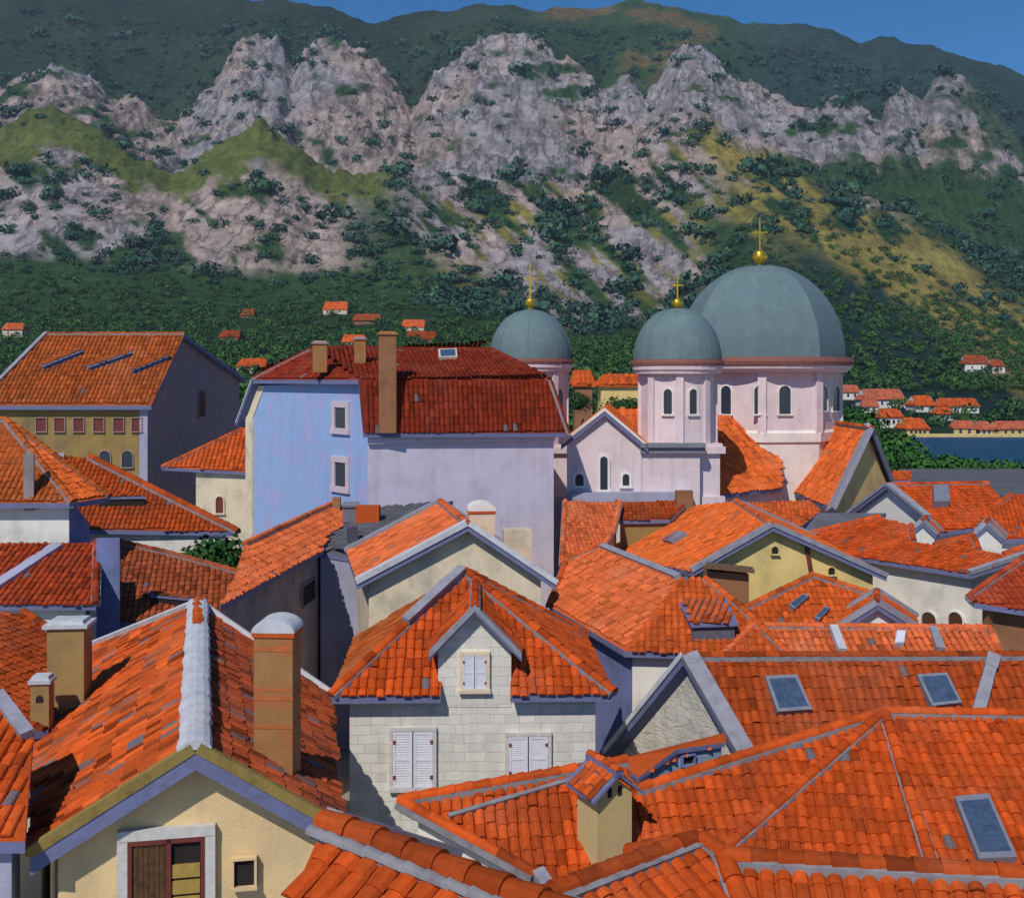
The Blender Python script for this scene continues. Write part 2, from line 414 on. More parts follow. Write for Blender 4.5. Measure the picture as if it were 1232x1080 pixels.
# ---------------------------------------------------------------- fittings
def wframe(a, b):
    t = V((b.x-a.x, b.y-a.y, 0)).normalized(); n = V((t.y, -t.x, 0))
    if n.dot(flat(O)-flat(a)) < 0: n = -n
    return t, n
def window(h, a, b, rect, style='plain', frame=FRAME, fw=.12, arch=False, pane=GLASS, label=None, parent=None, name='window'):
    """opening on the wall plane a-b; rect = x0,y0,x1,y1 in photo pixels"""
    A = h.w[a] if isinstance(a, str) else a; B = h.w[b] if isinstance(b, str) else b
    t, n = wframe(A, B); x0, y0, x1, y1 = rect; xm = (x0+x1)/2
    c = PV(xm, (y0+y1)/2, A, B); top = PV(xm, y0, A, B).z; bot = PV(xm, y1, A, B).z
    w = (PV(x1, y1, A, B)-PV(x0, y1, A, B)).length/2; c = V((c.x, c.y, (top+bot)/2)); H = (top-bot)/2
    up = V((0, 0, 1)); par = parent or h.o
    mb = MB()
    if arch:
        def ring(rw, rh, off, k=10):
            return [c+n*off+t*x+up*z for x, z in [(-rw, -H), (rw, -H)]+[(rw*math.cos(math.pi*i/k), rh-w+rw*math.sin(math.pi*i/k)) for i in range(k+1)]]
        o = ring(w+fw, H, .1); i_ = ring(w, H, .1); o0 = ring(w+fw, H, 0); i0 = ring(w, H, .0); k = len(o)
        for q in range(k):
            r = (q+1) % k
            if q == 0: continue
            mb.poly([o[q], o[r], i_[r], i_[q]]); mb.poly([o0[q], o0[r], o[r], o[q]]); mb.poly([i_[q], i_[r], i0[r], i0[q]])
        mb.obox(c+n*.09-up*(H+fw/2), t*(w+fw*1.3), n*.09, up*(fw/2))
    else:
        dpt = .08
        mb.obox(c+n*dpt*.5+up*(H+fw/2), t*(w+fw), n*dpt, up*fw/2)
        mb.obox(c+n*dpt*.7-up*(H+fw/2), t*(w+fw*1.2), n*dpt*1.4, up*fw/2)
        for s in (-1, 1): mb.obox(c+n*dpt*.45+t*s*(w+fw/2), t*fw/2, n*dpt*.9, up*H)
    f = mb.build(name, frame, par)
    if label: f['label'] = label
    mb = MB()
    if arch: mb.poly(ring(w, H, .03))
    else: mb.poly([c+n*.025+t*x+up*z for x, z in ((-w, -H), (w, -H), (w, H), (-w, H))])
    mb.build('pane', pane, f)
    if style == 'shut':
        for s in (-1, 1):
            mb = MB(); cc = c+n*.07+t*s*w*.51
            mb.obox(cc, t*w*.48, n*.02, up*H*.98)
            k = 6
            for sx in (-1, 1): mb.obox(cc+n*.028+t*sx*w*.42, t*w*.06, n*.012, up*H*.98)
            for q in (-1, 0, 1): mb.obox(cc+n*.028+up*H*.93*q, t*w*.36, n*.0115, up*H*.05)
            for q in range(9):
                for hf in (-1, 1): mb.obox(cc+n*.024+up*H*(hf*.465+(q-4)*.09), t*w*.355, n*.006, up*H*.018)
            sh = mb.build('shutter', SHUT, f)
            mb = MB()
            for q in (-.62, .62): mb.obox(c+n*.115+t*s*w*.93+up*H*q, t*w*.07, n*.01, up*H*.07)
            mb.build('hinge', HINGE, sh)
    elif style == 'bars':
        mb = MB(); mb.obox(c+n*.04, t*.025, n*.015, up*H); mb.obox(c+n*.045, t*w, n*.015, up*.02); mb.build('glazing_bar', SHUT, f)
    return f, c, t, n, w, H
def skylight(h, pl, quad, glass=SKYGL, fr=LEAD, hgt=.24, name='skylight'):
    a, b, c = (h.p[k] if isinstance(k, str) else k for k in pl)
    n = (b-a).cross(c-a).normalized(); n = n if n.z > 0 else -n
    q = [PL(x, y, a, b, c) for x, y in quad]; cen = sum(q, V((0, 0, 0)))/4
    mb = MB(); mb.prism([p-n*.05 for p in q], [p+n*hgt for p in q])
    f = mb.build(name, fr, h.o)
    mb = MB(); mb.poly([cen+(p-cen)*.82+n*(hgt+.006) for p in q]); mb.build('pane', glass, f)
    return f
def chimney(h, base, w, d, ztop, mat, cap=None, yaw=0, par=None, label=None, taper=1, capmat=None, bot=.6, holes=None):
    """rectangular stack; base = point where it meets the roof"""
    cx = V((math.cos(yaw), math.sin(yaw), 0)); cy = V((-math.sin(yaw), math.cos(yaw), 0))
    up = V((0, 0, 1)); mb = MB(); z0 = base.z-bot; b = flat(base, z0)
    def rect(p, k=1): return [p-cx*w/2*k-cy*d/2*k, p+cx*w/2*k-cy*d/2*k, p+cx*w/2*k+cy*d/2*k, p-cx*w/2*k+cy*d/2*k]
    tp = flat(base, ztop)
    mb.prism(rect(b), rect(tp, taper))
    c = mb.build('chimney', mat, par or h.o)
    if label: c['label'] = label
    if cap == 'slab':
        mb = MB(); mb.prism(rect(tp+up*.002, taper*1.22), rect(tp+up*.1, taper*1.22)); mb.prism(rect(tp+up*.1, 1.0), rect(tp+up*.2, .9)); mb.build('chimney_cap', capmat or WHITEM, c)
    elif cap == 'dome':
        mb = MB(); k = 16
        mb.prism(rect(tp+up*.002, 1.1), rect(tp+up*.1, 1.1), 1)
        pr = [tp+up*.1+cx*(-math.cos(math.pi*i/k)*w*.56)+up*(math.sin(math.pi*i/k)*w*.34) for i in range(k+1)]
        mb.prism([p-cy*d*.56 for p in pr], [p+cy*d*.56 for p in pr]); mb.build('chimney_cap', [capmat or WHITEM, RM['orange']], c)
    elif cap == 'gable':
        e = .26; hw = w/2+.2; hd = d/2+.2; rz = .5
        mb = MB(); s = MB()
        ra = tp-cy*hd+up*rz; rb = tp+cy*hd+up*rz
        for sg in (-1, 1):
            ea = tp-cy*hd+cx*sg*hw; eb = tp+cy*hd+cx*sg*hw
            poly = [ra, rb, eb, ea] if sg > 0 else [ra, ea, eb, rb]
            mb.prism([p-up*.07 for p in poly], poly, 1, .4); tiles(mb, poly, .2, .3, 0)
        ridge(mb, ra, rb, .09, .3, 0, 1)
        mb.build('chimney_cap', [RM['orange'], SOFFIT], c)
        s.prism([tp-cx*w/2-cy*d/2, tp+cx*w/2-cy*d/2, tp-cy*d/2+up*rz*.72], [tp-cx*w/2+cy*d/2, tp+cx*w/2+cy*d/2, tp+cy*d/2+up*rz*.72]); s.build('chimney_gable', mat, c)
    if holes:
        mb = MB()
        for hx, hz, hw, hh in holes:
            pts = [tp+V((0, 0, hz))-cy*(d/2+.006)+cx*(hx+x)+up*z for x, z in [(-hw, -hh), (hw, -hh)]+[(hw*math.cos(math.pi*i/6), hh+hw*math.sin(math.pi*i/6)) for i in range(7)]]
            mb.poly(pts)
        mb.build('smoke_hole', DARK, c)
    return c
def box_part(h, name, quad, depth, mat, par=None):
    """slab: front quad of 3-D points, pushed back by the vector depth"""
    mb = MB(); mb.prism(quad, [p+depth for p in quad]); return mb.build(name, mat, par or h.o)
# ================================================================= THE TOWN
def zpx(y, d): return EYE-(y-HY)/F*d
def shed_dormer(h, pl, fb1, fb2, hgt, bk1, bk2, front=DARK, roof='orange', cheek=SOFFIT, tw=.25):
    a, b, c = (h.p[k] if isinstance(k, str) else k for k in pl)
    f1, f2, k1, k2 = [PL(x, y, a, b, c) for x, y in (fb1, fb2, bk1, bk2)]; up = V((0, 0, hgt))
    mb = MB(); mb.poly([f1, f2, f2+up, f1+up], 0); mb.poly([f1, f1+up, k1], 1); mb.poly([f2, k2, f2+up], 1)
    d = mb.build('dormer', [front, cheek], h.o)
    n = V((0, 0, .05)); o1 = (f1+up-k1)*.06; o2 = (f2+up-k2)*.06; q = [f1+up+o1, f2+up+o2, k2, k1]
    s = (f2-f1).normalized()*.1; q = [q[0]-s, q[1]+s, q[2]+s, q[3]-s]
    mb = MB(); mb.prism([p-n for p in q], [p+n*.6 for p in q], 1, .3)
    tiles(mb, [p+n for p in q], tw, .36, 0); mb.build('dormer_roof', [RM[roof], SOFFIT], d)
    return d
def strip(h, pl, p1, p2, w, hgt, mat, name='parapet'):
    a, b, c = (h.p[k] if isinstance(k, str) else k for k in pl)
    A, B = PL(*p1, a, b, c), PL(*p2, a, b, c); n = (b-a).cross(c-a).normalized(); n = n if n.z > 0 else -n
    d = (B-A).normalized(); s = d.cross(n)
    mb = MB(); k = max(2, int((B-A).length/.5))
    for i in range(k):
        q0 = A.lerp(B, i/k); q1 = A.lerp(B, (i+1)/k); j = random.uniform(.92, 1.08)
        mb.obox((q0+q1)/2+n*.09, (q1-q0)/2*1.01, s*w/2*j, n*hgt*j)
    return mb.build(name, mat, h.o)

# ---- yellow gable house, lower left
A = P(235, 905, 21); B = Z(238, 727, A.z); a = Z(36, 1032, 7.9); b = Z(412, 1003, 7.9)
h = house('gable_house', 'warm yellow gable house with wooden double door and whitewashed roof ridge',
  dict(A=A, B=B, a=a, b=b, l1=PL(110, 778, A, B, a), l2=PL(36, 884, A, B, a), r1=PL(399, 838, A, B, b)),
  [['A', 'B', 'l1', 'l2', 'a'], ['A', 'b', 'r1', 'B']], 'yellow', 'mottled', oh=.5, th=.34, vw=.09, verge='olive',
  caps={('A', 'B'): 'white', ('B', 'l1'): 'white', ('B', 'r1'): 'white', ('l2', 'a'): 'none', ('l1', 'l2'): 'none', ('b', 'r1'): 'none'}, ridger=.27, tw=.27, tl=.42, facemats={1: 'mottleddark'})
c = PL(84, 853, A, B, a); ch = chimney(h, c, 1.0, .8, zpx(752, c.y), WM['chim'], 'slab', .1, label='tall tan rendered chimney with white cap')
c = PL(51, 886, A, B, a); chimney(h, c, .48, .45, zpx(820, c.y), WM['chim'], 'slab', .1, label='short slim tan chimney', holes=[(0, -.45, .1, .05)])
c = PL(334, 918, A, B, b); bc = chimney(h, c, .84, .72, zpx(762, c.y), WM['brickc'], 'dome', -.05, bot=.9, label='tall brown brick chimney with rounded white hood')
cx, cy = V((math.cos(-.05), math.sin(-.05), 0)), V((-math.sin(-.05), math.cos(-.05), 0)); 
for yy, hh in ((776, .05), (824, .035), (834, .045), (868, .035), (930, .04)):
    mb = MB(); q = random.uniform(.005, .012); mb.obox(V((c.x, c.y, zpx(yy, c.y))), cx*(.42+q), cy*(.36+q), V((0, 0, hh)), 0, random.uniform(.15, .6)); mb.build('brick_course', WM['brickband'], bc)

t, n = wframe(h.w['a'], h.w['b']); wa, wb = h.w['a']+n*.1, h.w['b']+n*.1
for p_ in ('A',): pass
f, c, t, n, w, H = window(h, wa, wb, (155, 1006, 247, 1120), fw=.2, pane=DARK, name='door')
up = V((0, 0, 1))
mb = MB(); mb.obox(c+n*.05-t*w*.5, t*w*.49, n*.02, up*H)
for q in range(-3, 4): mb.obox(c+n*.075-t*w*(.5+q*.14), t*.02, n*.008, up*H)
mb.build('door_leaf', simple('door_dark_wood', (.1, .05, .02), .7, .4), f)
mb = MB()
for q in (-1, 1): mb.obox(c+n*.085+t*w*q*.95, t*w*.055, n*.03, up*H)
mb.obox(c+n*.085+t*w*.06, t*w*.06, n*.03, up*H); mb.obox(c+n*.085+up*H*.96, t*w*.9, n*.03, up*.06); mb.build('door_frame', MAROON, f)
mb = MB()
for q in range(4): mb.obox(c+n*.05+t*w*.5+up*(H*.28-q*.32), t*w*.37, n*.025, up*.13)
mb.build('door_panel', OCH, f)
window(h, wa, wb, (282, 1032, 306, 1064), fw=.05, frame=WM['yellow'], pane=DARK)

# ---- orange strip house at the left edge
h = house('tiled_house', 'bright orange roof above a violet grey wall at the bottom corner',
  dict(p1=P(-250, 832, 24), p2=P(3, 837, 24), p3=PL(40, 886, P(-110, 835, 24), P(3, 837, 24), P(0, 1012, 20)), p4=PL(30, 1012, P(-110, 835, 24), P(3, 837, 24), P(0, 1012, 20)), p5=PL(-250, 1012, P(-110, 835, 24), P(3, 837, 24), P(0, 1012, 20))),
  [['p1', 'p2', 'p3', 'p4', 'p5']], 'grey', 'red', oh=.25, caps={('p3', 'p4'): 'none'}, bias=.12)
# ---- dark roof behind the chimneys
q = (P(-10, 737, 36), P(60, 760, 35.4), P(30, 870, 29))
h = house('tiled_house', 'dark weathered brick red roof behind the two tan chimneys',
  dict(p1=PL(-230, 733, *q), p2=PL(28, 738, *q), p3=PL(70, 765, *q), p4=PL(76, 830, *q), p5=PL(58, 878, *q), p6=PL(-230, 892, *q)), [['p1', 'p2', 'p3', 'p4', 'p5', 'p6']], 'white', 'brick', oh=.2, verge='tile')

# ---- big-tiled roof at the bottom
A = P(389, 993, 13); B = Z(700, 1111, A.z); d = (B-A).normalized(); s = V((d.y, -d.x, 0)); e = A+s*2+V((0, 0, -1.05))
h = house('tiled_house', 'closest roof with big barrel tiles and a brown ridge over grey mortar',
  dict(A=A, B=B, a=PL(285, 1230, A, B, e), b=PL(860, 1330, A, B, e), c=A-s*2.2+V((0, 0, -1.2)), d=B-s*2.2+V((0, 0, -1.2))),
  [['A', 'a', 'b', 'B'], ['A', 'B', 'd', 'c']], 'white', 'red', oh=.3, tw=.3, tl=.5, ridger=.16, caps={('A', 'a'): 'none'}, facemats={1: 'brick'}, ridgemat='brick', bias=.08)
mb = MB(); ridge(mb, A+s*.17-V((0, 0, .08)), B+s*.17-V((0, 0, .08)), .085, .3, 0, 0, .05, mortar=False)
mb.build('mortar_band', MORTAR, h.o)

# ---- white stone house with wall dormer
a = P(399, 837, 30); b = Z(738, 834, a.z); c = Z(428, 766, a.z); d = b+(c-a); A = P(559, 688, 34.5)
nn = normal([A, a, b]); back = V((0, 1, 0))
def upslope(p, k=.8): q = p+V((0, k, 0)); return V((q.x, q.y, pl_z(q, None, nn, p)))
n1 = a.lerp(b, .385); n2 = a.lerp(b, .632)
h = house('stone_house', 'white stone house with shuttered windows and a central gabled dormer',
  dict(A=A, a=a, b=b, c=c, d=d, n1=n1, n2=n2, u1=upslope(n1), u2=upslope(n2)), [['A', 'a', 'n1', 'u1', 'u2', 'n2', 'b'], ['A', 'c', 'a'], ['A', 'b', 'd'], ['A', 'd', 'c']],
  'stone', 'red', loop=['a', 'b', 'd', 'c'], oh=.45, verge='none', caps={('A', 'a'): 'tile', ('A', 'c'): 'none'}, facemats={1: 'brown'}, bias=.06)
strip(h, ('A', 'a', 'b'), (556, 690), (488, 753), .3, .24, VERGE, 'ridge_mortar')
wa, wb = h.w['a'], h.w['b']; t, n = wframe(wa, wb)
def dpt(x, y, k=0): return PV(x, y, wa, wb)+n*(.02+k)
L0, R0 = dpt(527, 850), dpt(615, 850); le, re, ap = dpt(527, 783), dpt(615, 783), dpt(571, 738)
mb = MB(); bk = -n*4
mb.prism([L0, R0, re, ap, le], [p+bk for p in (L0, R0, re, ap, le)]); dm = mb.build('dormer', WM['stone'], h.o)
mb = MB(); oa = dpt(571.5, 729, .35); ol = dpt(517, 785, .35); orr = dpt(627, 786, .35)
for e_ in (ol, orr):
    q = [oa, e_, e_+bk*1.02, oa+bk*1.02]; mb.prism([p-V((0, 0, .14)) for p in q], q, 1, .3); tiles(mb, q, .25, .38, 0)
    dd = (e_-oa); mb.obox((oa+e_)/2-n*.12+V((0, 0, .03)), dd/2, n*.16, V((0, 0, .09)), 2)
ridge(mb, oa, oa+bk, .12, .42, 0, 2); mb.build('dormer_roof', [RM['red'], SOFFIT, VERGE], dm)
h.o['n'] = 1; del h.o['n']
A2, B2 = wa+n*.02, wb+n*.02
window(h, A2, B2, (557, 787, 585, 828), 'shut', fw=.1, frame=WM['cream'], label='small dormer window with closed white shutters')
window(h, wa, wb, (473, 878, 521, 946), 'shut', fw=.1)
window(h, wa, wb, (612, 884, 659, 938), 'shut', fw=.1)

# ---- cream gable behind it
A = P(563, 632, 40); a = P(430, 702, 40); b = P(669, 703, 40); B = Z(529, 604, A.z)
h = gable('gable_house', 'cream gable house with pale verge and rounded white chimney hood', A, B, a, b, wall='cream', roof='salmon', oh=.45, caps={('A', 'a'): 'white', ('A', 'b'): 'white'}, vw=.22, bias=.1)
c = P(579, 655, 44.6); chimney(h, c, 1.05, .9, zpx(616, c.y), WM['cream'], 'dome', .1, capmat=WM['pinkpale'], bot=3)
c = P(622, 664, 44.5); chimney(h, c, 1.15, .7, zpx(636, c.y), WM['cream'], None, .1, bot=1.6, label='low cream chimney block')

# ---- grey violet house and the long strip roof left of it
p = dict(a=P(384, 664, 49.5), b=P(438, 673, 49.5), c=P(545, 602, 57), d=P(428, 624, 57))
h = house('tall_house', 'narrow tall house of violet grey render with sloping grey roof', p, [['a', 'b', 'c', 'd']], 'grey', 'slate', oh=.05, verge='none', tw=.35, tl=.6)
c = P(424, 650, 50.6); chimney(h, c, .5, .5, zpx(634, c.y), simple('vent_dark', (.08, .07, .1)), None, .2)
c = P(443, 626, 54); chimney(h, c, 1.15, .7, zpx(608, c.y), RM['orange'], None, 0)
c = P(423, 626, 54.5); chimney(h, c, .8, .7, zpx(609, c.y), LEAD, 'slab', .3, capmat=LEAD)
a = P(265, 728, 37); b = Z(388, 662, a.z); tl_ = Z(292, 657, a.z+.85)
q = (a, b, tl_)
h = house('long_house', 'long orange strip roof over a dark grey wall beside the pale blue facade',
  dict(a=a, b=b, c=PL(398, 640, *q), d=PL(424, 628, *q), e=PL(404, 605, *q), f=PL(294, 656, *q), g=PL(282, 692, *q)), [['a', 'b', 'c', 'd', 'e', 'f', 'g']], 'dgrey', 'salmon', oh=.3, caps={('e', 'f'): 'tile'}, verge='tile', bias=.1)
window(h, 'a', 'b', (362, 700, 378, 724), fw=.05, pane=DARK, frame=WM['dgrey'])
c = PL(405, 613, *q); chimney(h, c, .4, .4, zpx(598, c.y), WM['brickc'], None)

# ---- big pale house with the mansard roof
c0 = P(437, 521, 62); r0 = P(683, 521, 66); l0 = P(284, 540, 75); l0.z = c0.z
k0 = PV(431, 457, c0, l0); kl = PV(303, 457, c0, l0); kr = PL(661, 457, c0, r0, k0); m1 = P(374, 421, 72); m2 = P(592, 421, 73)
v = l0-c0; rb = r0+v; kb = kr+(kl-k0)
h = house('mansard_house', 'large pale house with blue end wall and long dark red mansard roof',
  dict(c0=c0, r0=r0, l0=l0, k0=k0, kl=kl, kr=kr, m1=m1, m2=m2, rb=rb, kb=kb),
  [['c0', 'r0', 'kr', 'k0'], ['k0', 'kr', 'm2', 'm1'], ['kl', 'k0', 'm1'], ['kr', 'kb', 'm2'], ['m1', 'm2', 'kb', 'kl'], ['r0', 'rb', 'kb', 'kr'], ['rb', 'l0', 'kl', 'kb']],
  'lilac', 'darkred', oh=.5, th=.25, verge='none', caps={('k0', 'kr'): 'none', ('kl', 'k0'): 'none', ('k0', 'm1'): 'none', ('l0', 'kl'): 'white'},
  wallmats={('l0', 'kl'): 'blue', ('kl', 'k0'): 'blue', ('k0', 'c0'): 'blue'}, tw=.3, tl=.45)
WB = (h.w['c0'], h.w['l0'])
window(h, *WB, (404, 490, 417, 515), frame=PINKF, fw=.36)
window(h, *WB, (404, 556, 417, 585), frame=PINKF, fw=.36)
t, n = wframe(*WB); e = h.w['l0']
if (WB[0]-WB[1]).dot(t) < 0: t = -t
mb = MB(); mb.obox(V((e.x, e.y, h.w['l0'].z/2+.2))+t*.45+n*.02, t*.55, n*.08, V((0, 0, h.w['l0'].z/2-.2))); mb.build('corner_strip', WM['cream'], h.o)
up0 = h.w['l0']; up1 = h.w['kl']
mb = MB(); mb.prism([up0+n*.06, up0+t*1.0+n*.06, up1+t*1.0+n*.06, up1+n*.06], [up0-n*.02, up0+t*1.0-n*.02, up1+t*1.0-n*.02, up1-n*.02]); mb.build('corner_strip', WM['cream'], h.o)
c = PL(466, 508, c0, r0, kr); chimney(h, c, 1.0, .8, zpx(403, c.y), WM['brownw'], 'slab', .15, capmat=WM['brickc'], label='tall brown chimney rising from the eaves')
for x, y0, y1, w in ((385, 414, 436, .85), (433, 409, 434, .7)):
    c = PL(x, y1, k0, kr, m2); chimney(h, c, w, .7, zpx(y0, c.y), WM['brickc'], 'slab', .15, capmat=WM['umber'])
skylight(h, ('k0', 'kr', 'm2'), ((527, 424), (549, 423), (550, 433), (528, 434)), fr=WM['cream'])
# moulding under the eaves
t, n = wframe(h.w['c0'], h.w['r0']); ca, cb = h.w['c0'].copy(), h.w['r0'].copy(); ca.z = cb.z = c0.z-.1
mb = MB(); mb.obox((ca+cb)/2+n*.12-V((0, 0, .35)), (cb-ca)/2, n*.12, V((0, 0, .2))); mb.build('cornice', WM['lilac'], h.o)

# ---- old ochre house, upper left
c0 = P(182, 488, 80); A = P(222, 402, 86); B = P(54, 402, 86); B.z = A.z; bk = PV(297, 457, c0, A); lf = c0+(B-A)*1.18
h = house('old_house', 'old ochre house with shade-coloured dark side gable and three eyebrow dormers', dict(A=A, B=B, c0=c0, lf=lf, bk=bk, bl=bk+(B-A)),
  [['A', 'B', 'lf', 'c0'], ['A', 'bk', 'bl', 'B']], 'oldochre', 'brown', oh=.5, wallmats={('c0', 'A'): 'umber', ('A', 'bk'): 'umber'}, tw=.34, tl=.5, caps={('c0', 'A'): 'none', ('A', 'bk'): 'none'}, th=.3)  # side gable's violet shade is painted in with the dark umber
wa, wb = h.w['lf'], h.w['c0']
for x in (44, 66, 89, 113, 137, 159): window(h, wa, wb, (x, 503, x+12, 519), fw=.06, frame=WM['umber'], pane=MAROON)
for x in (120, 147): window(h, wa, wb, (x, 542, x+13, 562), fw=.06, frame=WM['umber'], arch=True)
window(h, 'c0', 'bk', (238, 470, 246, 501), fw=.1, frame=WM['umber'], arch=True, pane=MAROON)
t, n = wframe(wa, wb); mb = MB(); mb.obox(V((wb.x, wb.y, wb.z/2))-t*.28+n*.03, t*.3, n*.03, V((0, 0, wb.z/2-.3))); mb.build('corner_strip', WM['grey'], h.o)
for x0, y0, x1, y1 in ((53, 446, 98, 426), (108, 447, 157, 428), (161, 451, 203, 432)):
    shed_dormer(h, ('A', 'B', 'c0'), (x0, y0+1), (x1, y1+3), .42, (x0-4, y0-9), (x1-6, y1-7), roof='brown', front=simple('louvre_dark_blue', (.03, .04, .09)))

# ---- left middle roofs
A = P(8, 506, 50); L = Z(-260, 506, A.z); c = P(88, 605, 46); r = Z(131, 598, c.z); lf = Z(-260, 606, c.z)
h = house('hipped_house', 'orange hipped roof with grey chimney over a white wall', dict(A=A, L=L, c=c, r=r, lf=lf, bl=r+(L-A)),
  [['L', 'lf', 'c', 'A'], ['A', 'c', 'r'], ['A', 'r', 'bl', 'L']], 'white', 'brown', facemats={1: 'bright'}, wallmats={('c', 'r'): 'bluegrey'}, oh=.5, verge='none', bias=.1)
cc = PL(35, 597, A, c, L); chimney(h, cc, .4, .4, zpx(546, cc.y), WM['dgrey'], None, .3)
q = (P(80, 549, 60), P(108, 551, 60), P(115, 637, 55))
h = house('tiled_house', 'sloping brownish roof with a bright red verge above a white wall and bush', dict(a=PL(72, 548, *q), r=PL(108, 551, *q), e=PL(286, 640, *q), f=PL(113, 637, *q), g=PL(72, 637, *q)),
  [['a', 'r', 'e', 'f', 'g']], 'white', 'brick', oh=.4, caps={('r', 'e'): 'tile'}, ridger=.2, bias=.22)
shed_dormer(h, q, (119, 611), (173, 610), .5, (138, 592), (153, 592), roof='orange')
q = (P(195, 562, 78), P(300, 568, 78), P(290, 516, 83.5))
h = house('plastered_house', 'small cream house with orange roof tucked under the old ochre house', dict(a=q[0], b=q[1], c=PL(306, 510, *q), d=PL(284, 520, *q), w=PL(227, 563, *q), w2=PL(262, 535, *q)),
  [['a', 'b', 'c', 'd']], 'cream', 'orange', loop=['w', 'b', 'c', 'd', 'w2'], oh=.3, verge='tile', tw=.34, tl=.5, bias=.1)
window(h, 'w', 'b', (260, 597, 269, 617), fw=.1, frame=WM['cream'], arch=True, pane=MAROON)
q = (P(-230, 655, 45), P(117, 653, 45), P(115, 727, 41))
h = house('tiled_house', 'deep red roof crossed by a violet flashing beside the narrow shade-blue wall', dict(a=q[0], b=q[1], c=q[2], d=PL(-230, 727, *q)), [['a', 'b', 'c', 'd']], 'white', 'crimson', oh=.4, verge='tile')
strip(h, q, (70, 658), (-6, 708), .45, .1, WM['grey'], 'flashing')
wa, wb = P(116, 648, 43.4), P(144, 648, 43.4)  # thin wall added where only gap shade lies, coloured to match it
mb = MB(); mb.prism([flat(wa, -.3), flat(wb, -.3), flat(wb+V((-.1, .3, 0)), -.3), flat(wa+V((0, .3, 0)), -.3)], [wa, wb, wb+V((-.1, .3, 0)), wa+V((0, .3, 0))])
off = flat((wa+wb)/2); o = mb.build('shade_wall', WM['bluegrey'], off=off)
tag(o, 'narrow blue wall standing in for the shaded gap between two red roofs', 'wall')
q = (P(143, 653, 50), P(280, 690, 48.2), P(140, 748, 44))
h = house('tiled_house', 'dull reddish roof with a dark dormer slot above a wall coloured shade blue', dict(a=q[0], b=PL(205, 667, *q), c=PL(290, 690, *q), d=PL(300, 755, *q), e=PL(141, 748, *q)), [['a', 'b', 'c', 'd', 'e']], 'bluegrey', 'dull', oh=.4, verge='tile')  # blue of this front wall is shade put into its colour
shed_dormer(h, q, (185, 727), (228, 731), .35, (180, 711), (231, 718), roof='dull')

# ---- large orange roof, lower right
A = P(1064, 858, 28); L = Z(480, 965, A.z-1.1); m1 = Z(845, 1047, A.z-2.1); m2 = Z(1128, 1064, A.z-2.1); Rr = Z(1480, 866, A.z)
pa = (A, L, m1); pc = (A, Rr, m2); dl = (L-A); s = V((dl.y, -dl.x, 0)).normalized()
if s.y < 0: s = -s
bz = V((0, 0, -.55))
h = house('hipped_house', 'broad orange red hipped roof with mortared hips and gabled yellow chimney',
  dict(A=A, L=L, t1=PL(764, 953, *pa), t2=PL(754, 917, *pa), m1=m1, m2=m2, R=Rr, l1=PL(642, 1053, *pa), l2=PL(672, 1100, *pa), r1=PL(1480, 1085, *pc), q1=L+s+bz, q2=A+V((-.1, 1, 0))+bz, q3=Rr+V((0, 1, 0))+bz),
  [['A', 't1', 't2', 'L', 'l1', 'l2', 'm1'], ['A', 'm1', 'm2'], ['A', 'm2', 'r1', 'R'], ['A', 'R', 'q3', 'q2']], 'white', 'red', oh=.25, caps={('L', 'l1'): 'tile', ('A', 't1'): 'tile', ('t2', 'L'): 'tile', ('t1', 't2'): 'none'}, ridger=.14, bias=.1,
  loop=['L', 'l1', 'l2', 'm1', 'm2', 'r1', 'R', 'q3', 'q2', 'A', 't1', 't2'])
strip(h, pa, (540, 984), (688, 940), .1, .04, MORTAR, 'mortar_line')
c = PL(727, 1023, *pa); chimney(h, c, .88, .88, zpx(946, c.y), WM['chimy'], 'gable', .46, holes=[(-.13, .02, .055, .09), (.13, .02, .055, .09)], label='yellow rendered chimney with little tiled gable cap and two smoke holes')
skylight(h, pc, ((1147, 967), (1188, 963), (1222, 1040), (1176, 1042)))
# ---- lean-to behind its ridge
h = house('lean_to', 'small lean-to with slate blue wall and round vent behind the gabled chimney', dict(a=P(768, 935, 27.2), m=P(814, 901, 28), b=P(872, 893, 28.6), c=P(872, 881, 29.4), d=P(742, 913, 28.4)), [['a', 'm', 'b', 'c', 'd']], 'bluepale', 'orange', oh=.1, th=.12, verge='none')
window(h, 'm', 'b', (820, 908, 833, 918), fw=.04, pane=DARK, frame=WM['bluegrey'], name='vent')
# ---- two roofs along the bottom right
r1 = Z(638, 1087, 9.2); r2 = Z(839, 1012, 9.2); d = (r2-r1).normalized(); s = V((d.y, -d.x, 0)); q = (r1, r2, r1+s*2+V((0, 0, -.95)))
h = house('tiled_house', 'low orange roof at the bottom edge with brown round ridge tiles', dict(A=r1, B=r2, c=PL(900, 1046, *q), d=PL(960, 1160, *q), e=PL(640, 1220, *q), f=r1-s*1.6+V((0, 0, -.8)), g=r2-s*1.6+V((0, 0, -.8))),
  [['A', 'B', 'c', 'd', 'e'], ['A', 'f', 'g', 'B']], 'white', 'red', oh=.2, verge='tile', facemats={1: 'brick'}, ridgemat='brick', ridger=.16, tw=.27, tl=.42, bias=.1)
strip(h, q, (664, 1090), (838, 1022), .1, .04, MORTAR, 'mortar_line')
r1 = Z(872, 1034, 9.05); r2 = Z(1480, 1071, 9.05); q = (r1, r2, r1+V((0, -2, -.9)))
